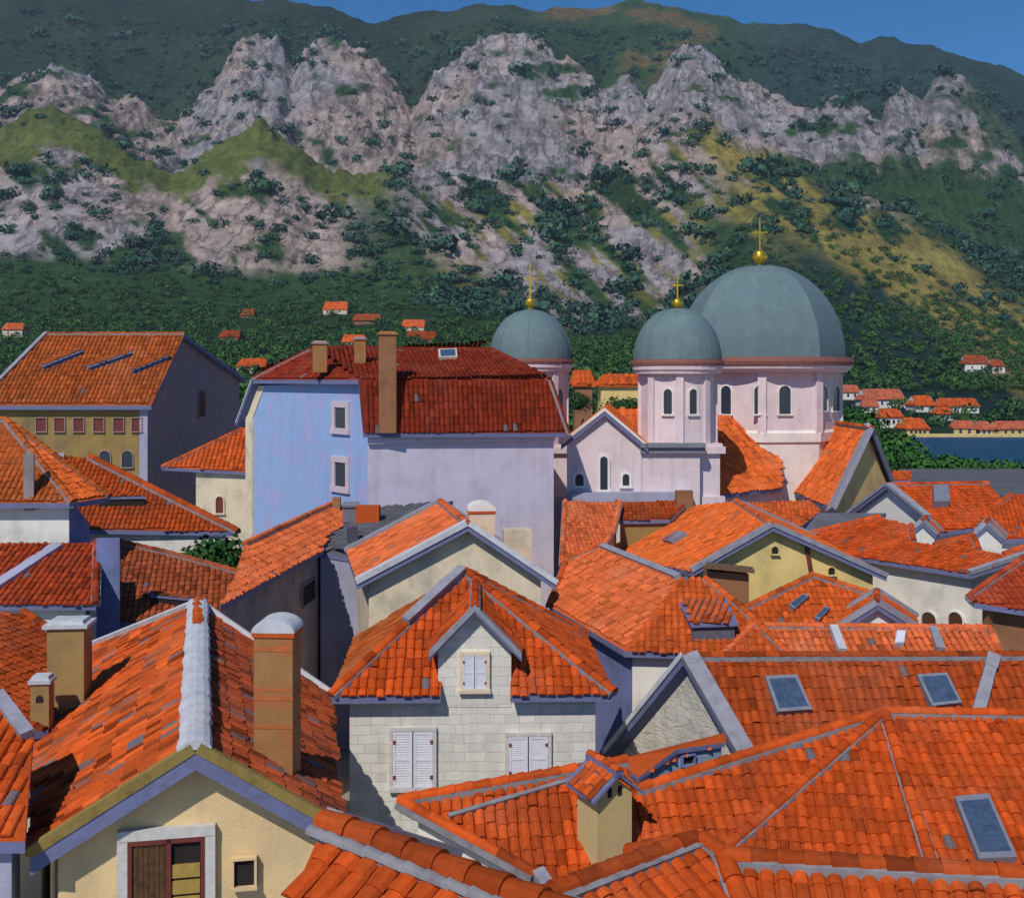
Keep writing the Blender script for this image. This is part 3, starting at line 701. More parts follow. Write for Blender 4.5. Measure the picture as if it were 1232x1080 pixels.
h = house('tiled_house', 'front corner roof with maroon ridge line below the large skylight', dict(A=r1, B=r2, c=PL(1480, 1190, *q), d=PL(930, 1190, *q), f=r1+V((0, 1.5, -.75)), g=r2+V((0, 1.5, -.75))), [['A', 'B', 'c', 'd'], ['A', 'f', 'g', 'B']], 'white', 'red', oh=.2, verge='tile', ridger=.17, tw=.27, tl=.42, facemats={1: 'brick'}, ridgemat='brick', bias=.08)
strip(h, q, (905, 1043), (1470, 1079), .09, .04, MORTAR, 'mortar_line')

# ---- stone gable with two skylights
A = P(822, 791, 33); f = P(889, 908, 30.6); g = PV(727, 908, A, f); B = Z(1480, 789, A.z)
h = house('gable_house', 'pale rubble stone gable with long brown roof and two skylights', dict(A=A, B=B, f=f, g=g, fe=f+(B-A), ge=g+(B-A)), [['A', 'B', 'fe', 'f'], ['A', 'g', 'ge', 'B']], 'rubble', 'brick', oh=.35, vw=.26, bias=.1, caps={('A', 'g'): 'white'})  # shadowed back verge brightened with a paler mortar colour
skylight(h, ('A', 'B', 'f'), ((919, 818), (957, 816), (976, 858), (934, 861)))
skylight(h, ('A', 'B', 'f'), ((1101, 816), (1137, 814), (1155, 850), (1119, 854)))
strip(h, ('A', 'B', 'f'), (1194, 791), (1172, 870), .35, .16, VERGE)
# ---- long low salmon roof behind
h = house('long_house', 'long low salmon roof with pale stubs on its slope', dict(a=P(905, 754, 40), b=P(1190, 757, 40), c=P(1205, 790, 38.5), d=P(868, 792, 38.5), e=P(905, 754, 40)+V((-1.2, 1.5, -.7)), f=P(1190, 757, 40)+V((.5, 1.5, -.7))), [['a', 'b', 'c', 'd'], ['a', 'e', 'f', 'b']], 'white', 'salmon', oh=.2, verge='tile', bias=.05)
q = (h.p['a'], h.p['b'], h.p['c'])
strip(h, q, (1002, 758), (1013, 787), .3, .18, WHITEM); strip(h, q, (1122, 759), (1131, 785), .3, .14, VERGE)
skylight(h, q, ((1078, 764), (1089, 764), (1087, 779), (1075, 780)), glass=SHUT, fr=WHITEM, name='roof_hatch')

# ---- orange hipped house, centre right
c0 = P(752, 783, 39); A = P(819, 694, 43); l0 = Z(661, 729, c0.z); fr = Z(950, 789, c0.z)
pl = (A, c0, l0); pf = (A, c0, fr)
h = house('hipped_house', 'orange hipped house with shed dormer and side wall coloured violet blue for shade',
  dict(A=A, c0=c0, l0=l0, t1=PL(682, 674, *pl), t2=PL(727, 657, *pl), fr=fr, f1=PL(892, 732, *pf), f2=PL(848, 697, *pf)), [['A', 'c0', 'l0', 't1', 't2'], ['A', 'c0', 'fr', 'f1', 'f2']],
  'white', 'orange', oh=.4, wallmats={('c0', 'l0'): 'bluegrey'}, verge='tile', facemats={0: 'salmon'}, caps={('A', 't2'): 'verge', ('A', 'c0'): 'none'}, bias=.06)  # left side wall carries its shade as a blue-grey colour
shed_dormer(h, pf, (834, 772), (884, 770), .62, (819, 724), (868, 716), front=simple('dormer_slate', (.11, .11, .14)))
# ---- brown block, yellow gable, small roofs
mb = MB(); q = [P(854, 687, 45), P(901, 691, 45)]; q += [q[1]+V((0, 1.5, 0)), q[0]+V((0, 1.5, 0))]; cen = flat((q[0]+q[2])/2)
t_ = thing('brick_shed', cen, 'small brown shed with a sagging roof slab against the yellow gable', 'shed')
mb.prism([flat(p, -.3) for p in q], q); mb.build('wall', WM['brownw'], t_)
mb = MB(); q = [P(848, 684, 44.6), P(908, 690, 44.6), P(905, 686, 46.8), P(850, 680, 46.8)]; mb.prism([p+V((0, 0, .01)) for p in q], [p+V((0, 0, .16)) for p in q]); mb.build('roof', simple('shed_roof', (.16, .09, .05), .9, .3), t_)
A = P(930, 633, 50); a = P(833, 688, 50); b = P(1067, 694, 50); B = Z(885, 603, A.z); q = (A, B, a)
h = house('gable_house', 'straw yellow gable with wide grey verges and rust red pipe', dict(A=A, B=B, a=a, b=b, l1=PL(830, 609, *q), l2=PL(724, 664, *q), d=b+(B-A)), [['A', 'B', 'l1', 'l2', 'a'], ['A', 'b', 'd', 'B']], 'straw', 'bright', oh=.5, vw=.24, caps={('l1', 'B'): 'none', ('l1', 'l2'): 'none'}, bias=.05)
skylight(h, q, ((799, 653), (817, 642), (828, 645), (810, 656)))
for x, y in ((932, 661), (1000, 686)): window(h, 'a', 'b', (x-4, y-4, x+4, y+5), fw=.05, frame=WM['straw'], pane=DARK, arch=True, name='vent')
wa, wb = h.w['a'], h.w['b']; t, n = wframe(wa, wb); p0 = PV(970, 655, wa, wb)+n*.06; p1 = PV(976, 692, wa, wb)+n*.06
mb = MB(); d = p1-p0; s = d.normalized().cross(n); mb.obox((p0+p1)/2, d/2, s*.1, n*.05); mb.obox(p0+V((0, 0, .1)), V((.25, 0, 0)), n*.1, V((0, 0, .12))); mb.build('drain_pipe', MAROON, h.o)
q = (P(866, 606, 66), P(975, 602, 66), P(945, 641, 60))
h = house('tiled_house', 'orange roof on the slope directly below the church', dict(a=q[0], b=q[1], c=PL(988, 614, *q), d=PL(948, 645, *q), e=PL(860, 650, *q)), [['a', 'b', 'c', 'd', 'e']], 'pink', 'bright', oh=.2, verge='none', bias=-.08)
A = P(978, 693, 46); q = (A, P(882, 752, 43.4), P(1052, 752, 43.4))
h = house('hipped_house', 'pointed salmon roof with two small skylights before the straw yellow gable', dict(A=A, a=PL(883, 739, *q), b=PL(898, 760, *q), c=PL(1015, 760, *q), d=PL(1056, 718, *q)), [['A', 'a', 'b', 'c', 'd']], 'white', 'orange', oh=.2, verge='tile', bias=.05)
skylight(h, q, ((948, 732), (966, 719), (973, 721), (955, 737)))
skylight(h, q, ((979, 747), (992, 734), (998, 736), (985, 750)))
A = P(1056, 727, 42); h = gable('gable_house', 'tiny white gable peeping over the long low salmon roof', A, A+V((.8, 2.5, 0)), P(1008, 757, 42), P(1105, 758, 42), wall='white', roof='orange', oh=.3, vw=.16)
# ---- white house with two arched windows
a = P(1020, 668, 56); b = Z(1168, 691, a.z); q = (a, b, P(1100, 640, 57))
h = house('white_house', 'white house with two dark arched windows under a red eave', dict(a=a, b=b, c=PL(1250, 664, *q), d=PL(1250, 654, *q), d1=PL(1208, 667, *q), d2=PL(1177, 661, *q), e=PL(1171, 645, *q), e1=PL(1124, 656, *q), e2=PL(1099, 651, *q), f=PL(1096, 632, *q), g=PL(1058, 622, *q), i=PL(972, 643, *q)), [['a', 'b', 'c', 'd', 'd1', 'd2', 'e', 'e1', 'e2', 'f', 'g', 'i']], 'white', 'red', oh=.45, verge='tile', caps={('b', 'c'): 'verge'}, bias=.14, loop=['a', 'b', 'c', 'd', 'i'])
for x in (1110, 1142): window(h, 'a', 'b', (x, 736, x+17, 758), fw=.08, frame=WM['white'], arch=True, pane=BROWN)
q = (P(1172, 725, 44), P(1310, 746, 43), P(1232, 672, 47))
h = house('tiled_house', 'dark red roof over a brown wall at the frame edge', dict(a=q[0], b=q[1], c=PL(1310, 632, *q), d=q[2], e=PL(1166, 718, *q)), [['a', 'b', 'c', 'd', 'e']], 'brownw', 'crimson', oh=.6, verge='tile', bias=.06)
# ---- rows beyond
A = P(1066, 584, 66); f = P(1113, 623, 62.5); g = PV(1019, 619, A, f); B = Z(1189, 582, A.z); q = (A, B, f)
h = house('gable_house', 'white gable beside the ochre transept with a roof hatch on its red slope', dict(A=A, B=B, f=f, g=g, f1=PL(1117, 642, *q), e=PL(1172, 635, *q), e2=PL(1208, 602, *q), ge=g+(B-A)), [['A', 'B', 'e2', 'e', 'f1', 'f'], ['A', 'g', 'ge', 'B']], 'white', 'red', oh=.35, vw=.22, caps={('f', 'f1'): 'none', ('e', 'e2'): 'none', ('e2', 'B'): 'none', ('g', 'ge'): 'none'}, bias=.16)
skylight(h, q, ((1121, 592), (1139, 591), (1141, 611), (1122, 612)), hgt=.5, fr=LEAD, glass=LEAD, name='roof_hatch')
A = P(1110, 628, 58); h = gable('parapet_gable', 'stubby white gable end below the roof hatch', A, A+V((.9, 1.8, 0)), P(1094, 642, 58), P(1127, 644, 58), wall='white', roof='red', oh=.12, vw=.12)
q = (P(1203, 650, 60), P(1310, 640, 60), P(1232, 592, 66))
h = house('tiled_house', 'red roof on the far row by the grey warehouse', dict(a=q[0], b=q[1], c=PL(1310, 584, *q), d=PL(1216, 596, *q), e=PL(1184, 618, *q)), [['a', 'b', 'c', 'd', 'e']], 'white', 'red', oh=.4, verge='tile', bias=.16)
A = P(1187, 631, 56.5); h = gable('parapet_gable', 'white gable end with dark verge in front of the far red roof', A, A+V((.9, 1.8, 0)), P(1171, 646, 56.5), P(1208, 650, 56.5), wall='white', roof='red', oh=.12, vw=.12)
h = house('low_house', 'low house with flat slate grey roof below the ochre transept', dict(a=P(962, 644, 60), b=P(1037, 641, 60), c=P(1066, 617, 63.5), d=P(984, 617, 63.5)), [['a', 'b', 'c', 'd']], 'grey', 'slate', oh=.1, verge='none', tiled=False)
h = house('warehouse', 'long warehouse with dull grey roof beside the water', dict(a=P(1072, 578, 100), b=PL(1330, 610, P(1072, 578, 100), P(1330, 564, 125), P(1082, 564, 125)), c=P(1330, 564, 125), d=P(1082, 564, 125)), [['a', 'b', 'c', 'd']], 'grey', 'slate', oh=.2, verge='none', tiled=False)
q = (P(1072, 578, 88), P(1096, 578, 88), P(1098, 567, 91))
h = house('low_house', 'small salmon roofed hut against the ochre transept', dict(a=q[0], b=q[1], c=q[2], d=P(1074, 567, 91)), [['a', 'b', 'c', 'd']], 'ochre', 'orange', oh=.1, verge='tile', tw=.4, tl=.6)
# ---- roofs under the church front
q = (P(680, 603, 65), P(746, 605, 65), P(726, 642, 61))
h = house('tiled_house', 'pinkish red roof between the mansard house and church front', dict(a=q[0], b=q[1], c=PL(738, 640, *q), d=PL(718, 668, *q), e=PL(676, 680, *q)), [['a', 'b', 'c', 'd', 'e']], 'ochre', 'salmon', oh=.2, verge='tile')
q = (P(742, 604, 66), P(830, 602, 66), P(800, 624, 64))
h = house('tiled_house', 'brown roof over an olive wall below the church ledge', dict(a=q[0], b=q[1], c=PL(806, 625, *q), d=PL(742, 626, *q)), [['a', 'b', 'c', 'd']], 'oldochre', 'brick', oh=.2, verge='tile')
c = P(823, 618, 65.5); chimney(h, c, 1.0, .6, zpx(590, c.y), WM['brownw'], None)
# ================================================================= CHURCH
church = thing('church', flat(P(921, 520, 88)), 'pink stone church with three grey green domes and gilt finials', 'church')
CW, CP = WM['pink'], WM['pinkpale']
def finial(parent, x, ytop, yball, rball, ybase, d, off):
    c = P(x, ybase, d); mb = MB(); px = d/F; zb = zpx(yball, d); h0 = c.z
    mb.lathe(V((c.x, c.y, 0)), [(.28*rball*px*2, h0-.3), (.16*rball*px*2, zb-rball*px), (.12, zb-rball*px*.9)], 12)
    pr = [(max(.02, rball*px*math.cos(a)), zb+rball*px*math.sin(a)) for a in [math.pi*(-.5+i/10) for i in range(11)]]
    mb.lathe(V((c.x, c.y, 0)), pr, 18)
    zt = zpx(ytop, d); zc = zb+(zt-zb)*.62
    mb.obox(V((c.x, c.y, (zb+zt)/2)), V((.05, 0, 0)), V((0, .05, 0)), V((0, 0, (zt-zb)/2)))
    mb.obox(V((c.x, c.y, zc)), V(((zt-zb)*.2, 0, 0)), V((0, .045, 0)), V((0, 0, .05)))
    o = mb.build('finial', GOLD, parent, off=OFF[church], smooth=False); return o
def dome(x, d, rpx, ytop, ybase, n, parent, ribs=8, squash=.5, rot=.3):
    c = P(x, ybase, d); r = rpx*d/F; hgt = (ybase-ytop)*d/F; mb = MB(); prof = []
    for i in range(25):
        a = math.pi/2*i/24; prof.append((max(.03, r*math.cos(a)**.92), hgt*math.sin(a)))
    b = len(mb.v); k = n
    if n == 8:
        for i in range(8):
            b0 = len(mb.v); sub = 6
            for pr_, pz in [(r, -.2)]+prof:
                for j in range(sub+1):
                    u = j/sub*2-1; a = rot+2*math.pi*(i+.5)/8+u*math.pi/8
                    fl = math.cos(math.pi/8)/math.cos(u*math.pi/8); q = pr_*(fl*.9+.1)*1.05; mb.v.append((c.x+q*math.cos(a), c.y+q*math.sin(a), c.z+pz))
            for y_ in range(len(prof)):
                for j in range(sub): mb.f.append([b0+y_*(sub+1)+j, b0+y_*(sub+1)+j+1, b0+(y_+1)*(sub+1)+j+1, b0+(y_+1)*(sub+1)+j]); mb.m.append(0); mb.t.append(.5)
    else: mb.lathe(V((c.x, c.y, c.z)), [(r*1.005, -.2)]+prof, k)
    nb = len(mb.f)
    for i in range(ribs):
        an = rot+2*math.pi*i/ribs; q = V((math.cos(an), math.sin(an), 0)); s = V((-q.y, q.x, 0))
        for j in range(22):
            p0 = V((c.x, c.y, c.z))+q*prof[j][0]+V((0, 0, prof[j][1])); p1 = V((c.x, c.y, c.z))+q*prof[j+1][0]+V((0, 0, prof[j+1][1])); dd = p1-p0; nn = s.cross(dd).normalized()
            mb.obox((p0+p1)/2, dd*.51, s*.06*r/3, nn*.035*r/3)
    o = mb.build('dome', DOME, parent, off=OFF[church])
    o.data.polygons.foreach_set('use_smooth', [i < nb for i in range(len(mb.f))])
    return o, c, r
def cornice(x, d, rpx, y0, y1, n, rot, parent, mat=None, ov=1.0):
    c = P(x, y1, d); mb = MB(); r = rpx*d/F; h = (y1-y0)*d/F
    mb.lathe(V((c.x, c.y, c.z)), [(r*.93, -.55), (r*.95, -.3), (r*.975, -.28), (r*.985, -.02)], n, 0, rot); mb.lathe(V((c.x, c.y, c.z)), [(r, 0), (r*1.012, h*.45), (r, h)], n, 1, rot)
    return mb.build('cornice', [CW, mat or CORN], parent, off=OFF[church])
def oct_windows(c, r, n, rot, faces, rects, parent, frame=CP, fw=.12):
    for i, rc in zip(faces, rects):
        a0 = rot+2*math.pi*i/n; a1 = rot+2*math.pi*(i+1)/n
        A = V((c.x+r*math.cos(a0), c.y+r*math.sin(a0), 0)); B = V((c.x+r*math.cos(a1), c.y+r*math.sin(a1), 0))
        f, *_ = window(None, A, B, rc, frame=frame, fw=fw, arch=True, parent=parent)
def reoff(o):
    pass
# main drum: octagon, one face to the camera
OFFc = OFF[church]
D0 = 88; cc = P(921, 520, D0); RD = 80*D0/F/math.cos(math.pi/8); ROT = -math.pi/2-math.pi/8+.12
base = V((cc.x, cc.y, 0)); mb = MB()
mb.lathe(base, [(RD*1.01, 7), (RD*1.01, zpx(527, D0))], 8, 1, ROT); mb.lathe(base, [(RD, zpx(527, D0)), (RD, zpx(440, D0))], 8, 0, ROT)
mb.lathe(base, [(RD*1.04, zpx(527, D0)), (RD*1.04, zpx(517, D0)), (RD*1.0, zpx(514, D0))], 8, 1, ROT)
drum = mb.build('drum', [CW, CP], church)
for i in range(8):
    a = ROT+2*math.pi*i/8; mb = MB(); q = V((math.cos(a), math.sin(a), 0)); mb.obox(base+q*(RD-.12)+V((0, 0, (zpx(517, D0)+zpx(441, D0))/2)), q*.28, V((-q.y, q.x, 0))*.32, V((0, 0, (zpx(441, D0)-zpx(517, D0))/2))); 
    mb.build('pilaster', CW, drum, off=OFFc)
OFF[drum] = OFFc
oct_windows(base, RD, 8, ROT, [0, 0, 1, 7, 7], [(907, 464, 920, 498), (937, 464, 951, 498), (985, 464, 995, 494), (868, 464, 880, 498), (846, 464, 856, 498)], drum)
oct_windows(base, RD, 8, ROT, [1], [(1001, 464, 1010, 494)], drum)
cornice(921, D0, 101, 431, 440, 40, 0, drum)
dm_, c_, r_ = dome(914, D0, 94, 320, 431, 8, church, 8, rot=ROT)
OFF[dm_] = OFFc
finial(dm_, 914, 262, 309, 9, 322, D0, OFFc)
# bell towers
def tower(x, d, rpx, rdrum, ytop, ybase, ycor, fin, wins, sq):
    c = P(x, ybase, d); b = V((c.x, c.y, 0)); mb = MB(); rr = rdrum*d/F/math.cos(math.pi/8); rot = -math.pi/2-math.pi/8+.3
    mb.lathe(b, [(rr, 6), (rr, zpx(ycor, d))], 8, 0, rot)
    # square lower stage
    s = sq*d/F; zt = zpx(541, d); X, Y = V((math.cos(.12), math.sin(.12), 0)), V((-math.sin(.12), math.cos(.12), 0))
    mb.prism([b-X*s-Y*s, b+X*s-Y*s, b+X*s+Y*s, b-X*s+Y*s], [b-X*s-Y*s+V((0, 0, zt)), b+X*s-Y*s+V((0, 0, zt)), b+X*s+Y*s+V((0, 0, zt)), b-X*s+Y*s+V((0, 0, zt))])
    k = 1.1
    for z0, z1, kk in ((zt-.1, zt+.35, 1.13), (zt+.35, zt+.55, 1.06), (zpx(603, d), zpx(593, d), 1.12)):
        mb.prism([b+(X*i+Y*j)*s*kk+V((0, 0, z0)) for i, j in ((-1, -1), (1, -1), (1, 1), (-1, 1))], [b+(X*i+Y*j)*s*kk+V((0, 0, z1)) for i, j in ((-1, -1), (1, -1), (1, 1), (-1, 1))], 0)
    t = mb.build('bell_tower', [CW, CP], church); OFF[t] = OFFc
    mb = MB()
    for i in range(8):
        a = rot+2*math.pi*i/8; q = V((math.cos(a), math.sin(a), 0)); mb.obox(b+q*(rr-.1)+V((0, 0, (zt+.5+zpx(ycor, d))/2)), q*.2, V((-q.y, q.x, 0))*.24, V((0, 0, (zpx(ycor, d)-zt-.5)/2)))
    mb.build('pilaster', CW, t, off=OFFc)
    oct_windows(b, rr, 8, rot, [w[0] for w in wins], [w[1] for w in wins], t)
    cornice(x, d, rpx*1.06, ybase+1, ycor, 32, 0, t)
    dmo, c2, r2 = dome(x, d, rpx, ytop, ybase, 36, t, 8, rot=rot)
    finial(t, x, fin[0], fin[1], fin[2], ytop+2, d, OFFc)
    return t
tower(815, 73, 52, 42, 371, 432, 440, (330, 365, 6.5), [(0, (829, 468, 838, 498)), (7, (799, 468, 809, 498))], 40)
tower(638, 80, 49, 41, 373, 431, 438, (318, 364, 6.5), [(0, (651, 468, 659, 500)), (1, (669, 468, 676, 500)), (7, (616, 468, 625, 500))], 38)
# west front
fa = P(682, 533, 70); fb = P(772, 536, 70); A = P(727, 498, 70); g = lambda p: flat(p, 0)
mb = MB(); bk = V((1.5, 14, 0)); mb.prism([g(fa), g(fb), fb, A, fa], [p+bk for p in (g(fa), g(fb), fb, A, fa)])
fc = P(770, 545, 70.1); fd = P(842, 545, 70.1); mb.prism([g(fc), g(fd), fd, fc], [p+bk for p in (g(fc), g(fd), fd, fc)])
wl = mb.build('wall', [CW], church)
mb = MB()
n = V((0, -1, 0))
for e in (fa, fb):
    q = [A+n*.35+V((0, 0, .25)), e+n*.35+V((0, 0, .25))+(e-A).normalized()*.5]; q = q+[q[1]+bk, q[0]+bk]; mb.prism([p-V((0, 0, .35)) for p in q], q, 1, .3)
    mb.obox((q[0]+q[1])/2+V((0, .15, .06)), (q[1]-q[0])/2, V((0, .2, 0)), V((0, 0, .1)), 2); tiles(mb, q, .4, .6, 0)
mb.build('roof', [RM['bright'], SOFFIT, CP], church)
mb = MB()
for y0, y1, o in ((533, 538, .5), (538, 545, .3)):
    z0, z1 = zpx(y1, 70), zpx(y0, 70); mb.prism([V((fc.x, fc.y-o, z0)), V((fd.x+.3, fd.y-o, z0)), V((fd.x+.3, fd.y+.6, z0)), V((fc.x, fc.y+.6, z0))], [V((fc.x, fc.y-o, z1)), V((fd.x+.3, fd.y-o, z1)), V((fd.x+.3, fd.y+.6, z1)), V((fc.x, fc.y+.6, z1))])
mb.build('cornice', LEAD, church)
mb = MB()
z0, z1 = zpx(603, 69.5), zpx(592, 69.5); mb.prism([V((fa.x, 69.2, z0)), V((fd.x-.6, 69.2, z0)), V((fd.x-.6, 70.3, z0)), V((fa.x, 70.3, z0))], [V((fa.x, 69.2, z1)), V((fd.x-.6, 69.2, z1)), V((fd.x-.6, 70.3, z1)), V((fa.x, 70.3, z1))])
mb.build('ledge', WM['grey'], church)
for rc in ((722, 549, 731, 589), (692, 570, 702, 584), (749, 570, 757, 584)): window(None, fa, fb, rc, fw=.16, frame=CP, arch=True, parent=church)
# nave slope left of the crossing, transept with ochre gable
a = P(862, 596, 74); b = Z(940, 587, a.z); c = P(862, 510, 82); q = (a, b, c)
t1 = PL(962, 560, *q)
mb = MB(); pol = [a, b, PL(945, 575, *q), PL(930, 500, *q), PL(845, 500, *q), PL(845, 598, *q)]; mb.prism([p-V((0, 0, .25)) for p in pol], pol, 1, .3); tiles(mb, pol, .4, .6, 0); mb.build('roof', [RM['bright'], SOFFIT], church)
mb = MB(); dn = (V((c.x, c.y, 0))-V((a.x, a.y, 0))).normalized(); pb = PL(948, 574, *q); w0, w1, w2, w3 = a+V((.1, .5, -.2)), b+V((.1, .5, -.2)), pb+V((.3, .3, -.3)), V((b.x, b.y+12, b.z+4))
mb.prism([g(w0), g(w1), V((w1.x, w1.y+12, 0)), V((w0.x, w0.y+12, 0))], [w0, w1, V((w1.x, w1.y+12, w1.z-.5)), V((w0.x, w0.y+12, w0.z-.5))]); mb.build('wall', CW, church)
A = P(1049, 516, 77); f = P(1003, 613, 72); bk_ = PV(1074, 580, A, f); dv = V((.2, 12, 0)); B = A+dv
for (e, m_) in ((f, 0), (bk_, 0)):
    mb = MB(); q = [A, e, e+dv, B]; mb.prism([p-V((0, 0, .3)) for p in q], q, 1, .3); tiles(mb, q, .4, .6, 0)
    d = (e-A).normalized(); s = d.cross(normal(q)); s = s if s.y > 0 else -s
    mb.obox((A+e)/2+s*.35+V((0, 0, .05)), (e-A)/2, s*.4, normal(q)*.16, 2); ridge(mb, A, B, .2, .6, 0, 2)
    if e is bk_: mb.m = [m if m != 0 else 0 for m in mb.m]
    mb.build('roof', [RM['bright'], SOFFIT, VERGE], church)
mb = MB(); i_ = V((0, .8, -.3)); A_, f_, k_ = A+i_, f+V((.35, .9, -.3)), bk_+V((-.3, .2, -.3)); mb.prism([g(f_), f_, A_, k_, g(k_)], [p+dv*.9 for p in (g(f_), f_, A_, k_, g(k_))]); mb.build('transept_wall', WM['ochre'], church)

# ================================================================= GROUND, HILLS, WATER
def lat(shape, seed): return np.random.default_rng(seed).random(shape)
_L = [lat((256, 256), 100+i) for i in range(8)]
def vnoise(x, y, k=0):
    xi = np.floor(x).astype(int); yi = np.floor(y).astype(int); fx = x-xi; fy = y-yi
    fx = fx*fx*(3-2*fx); fy = fy*fy*(3-2*fy); L = _L[k % 8]
    a = L[xi % 256, yi % 256]; b = L[(xi+1) % 256, yi % 256]; c = L[xi % 256, (yi+1) % 256]; d = L[(xi+1) % 256, (yi+1) % 256]
    return (a*(1-fx)+b*fx)*(1-fy)+(c*(1-fx)+d*fx)*fy
def fbm(x, y, o=5, k=0, g=.5):
    s = 0; a = 1; t = 0
    for i in range(o): s = s+a*vnoise(x*2**i+i*17.3, y*2**i+i*9.1, k+i); t += a; a *= g
    return s/t
def sm(a, b, x): t = np.clip((x-a)/(b-a), 0, 1); return t*t*(3-2*t)
def crv(pts): X = [p[0] for p in pts]; Y = [p[1] for p in pts]; return lambda x: np.interp(x, X, Y)
SKY = crv([(-400, 0), (0, -25), (200, -14), (335, -2), (400, 14), (450, 26), (520, 14), (570, 5), (610, 3), (645, 13), (720, 7), (760, 1), (790, 1), (830, 15), (900, 28), (970, 25), (1010, 45), (1035, 56), (1075, 46), (1110, 56), (1150, 67), (1200, 80), (1232, 92), (1400, 140), (1700, 220)])
CRAG = crv([(-400, 150), (-100, 130), (0, 106), (30, 78), (60, 70), (110, 84), (130, 112), (165, 122), (200, 148), (215, 146), (235, 128), (262, 92), (285, 60), (310, 51), (340, 56), (352, 82), (362, 72), (380, 54), (402, 46), (438, 58), (462, 84), (480, 112), (495, 132), (508, 112), (520, 92), (545, 78), (565, 60), (590, 48), (618, 42), (645, 48), (668, 66), (690, 84), (712, 98), (722, 120), (735, 112), (757, 95), (775, 112), (795, 95), (808, 68), (832, 56), (860, 72), (880, 96), (920, 118), (960, 136), (985, 140), (1005, 122), (1030, 126), (1060, 152), (1066, 118), (1075, 104), (1098, 118), (1110, 130), (1124, 106), (1140, 92), (1165, 108), (1200, 142), (1240, 178), (1400, 260), (1700, 330)])
SPUR = crv([(-400, 190), (0, 158), (35, 136), (66, 128), (110, 150), (160, 178), (205, 207), (222, 202), (260, 170), (312, 140), (345, 166), (380, 195), (400, 205), (440, 200), (490, 186), (520, 200), (600, 226), (700, 225), (780, 180), (830, 150), (900, 188), (1000, 216), (1060, 242), (1232, 310), (1400, 350), (1700, 400)])
FOOT = crv([(-400, 330), (0, 322), (100, 326), (200, 338), (300, 350), (400, 345), (500, 345), (600, 352), (700, 385), (800, 372), (850, 330), (900, 285), (1000, 280), (1100, 330), (1232, 400), (1400, 430), (1700, 440)])
def terrain_z(px, Y):
    """smooth height of the hillside for azimuth column px at distance Y"""
    zf = lambda y, d: EYE-(y-HY)/F*d
    px = np.asarray(px, float); Y = np.asarray(Y, float)
    west = np.clip((1000-px)/140, 0, 1)
    nearz = west*2-4*(1-west)
    ks = [(135, nearz), (230, west*5-4*(1-west)), (325, west*9+(1-west)*-3), (334, west*10-(1-west)*.7), (347, west*11+(1-west)*.1), (440, west*22+(1-west)*8.4), (540, zf(449-west*17, 540)+west*3), (720, zf(FOOT(px)*.45+430*.55, 720)), (850, zf(FOOT(px), 850)), (1050, zf(SPUR(px), 1050)),
          (1130, zf(SPUR(px), 1050)-14), (1370, zf(CRAG(px), 1370)), (1500, zf(CRAG(px), 1370)-25), (2050, zf(SKY(px), 2050)), (2700, zf(SKY(px), 2050)-250)]
    z = ks[0][1]*np.ones_like(Y)
    for (d0, z0), (d1, z1) in zip(ks[:-1], ks[1:]):
        t = np.clip((Y-d0)/(d1-d0), 0, 1); m = Y >= d0
        z = np.where(m, z0*(1-t)+z1*t, z)
    return z
def rough_z(px, Y):
    X = (px-CX)/F*Y
    amp = np.interp(Y, [135, 330, 360, 600, 1000, 1370, 2050, 2700], [0, 0, .4, 5, 16, 34, 34, 60])
    n = fbm(X/95+40, Y/150+40, 6, 0, .55)-.5
    r = 1-np.abs(fbm(X/42+9, Y/110+3, 5, 3, .55)-.5)*2
    rm = np.interp(Y, [800, 1000, 1250, 1370, 1480], [0, .35, 1, .8, 0])
    z0 = terrain_z(px, Y)+amp*n*1.3+rm*(r-.75)*34+rm*(np.abs(fbm(X/17+2, Y/70+8, 4, 6, .6)-.5)*-2+.2)*15
    w = rm*.75+.25*np.interp(Y, [700, 860, 1040, 1060], [0, 1, 1, 0]); st = 15.0; nn_ = z0/st+fbm(X/130+70, Y/60, 3, 2)*3.5+X/210; f_ = nn_-np.floor(nn_)
    return z0+w*st*(sm(.25, .8, f_)-f_)*.85
PXS = np.arange(-420, 1700, 2.2); YS = np.concatenate([np.linspace(135, 345, 22), np.linspace(352, 850, 90), np.linspace(854, 1060, 110), np.linspace(1062, 1390, 220), np.linspace(1396, 2060, 110), np.linspace(2080, 2700, 8)])
GP, GY = np.meshgrid(PXS, YS); GX = (GP-CX)/F*GY; GZ = rough_z(GP, GY)
GV = HY+(EYE-GZ)/GY*F          # elevation angle, in photo rows
# -- what grows where: bare limestone, scrub, dry grass (own colour of the ground, in azimuth / distance)
nz1 = fbm(GX/60+5, GZ/40+7, 5, 2); nz2 = fbm(GX/22+15, GZ/14+3, 4, 4); nz3 = fbm(GX/120+25, GY/90, 4, 5)
SU, SV = (GP*.72+GV*.69), (GP*.69-GV*.72); st1 = fbm(SU/85+3, SV/17+9, 5, 1); st2 = fbm(SU/40+33, SV/9+19, 4, 3)
def sm(a, b, x): t = np.clip((x-a)/(b-a), 0, 1); return t*t*(3-2*t)
rock = np.zeros_like(GX)
lowY = np.interp(GP, [0, 800, 860, 950, 1100, 1232], [1100, 1100, 1170, 1225, 1240, 1290]); face = sm(lowY-15, lowY+25, GY+60*(nz2-.5))*(1-sm(1372, 1385, GY))      # cliffs below the crag line
rock = np.maximum(rock, face*sm(.36, .46, nz1*.5+nz2*.5+.035))
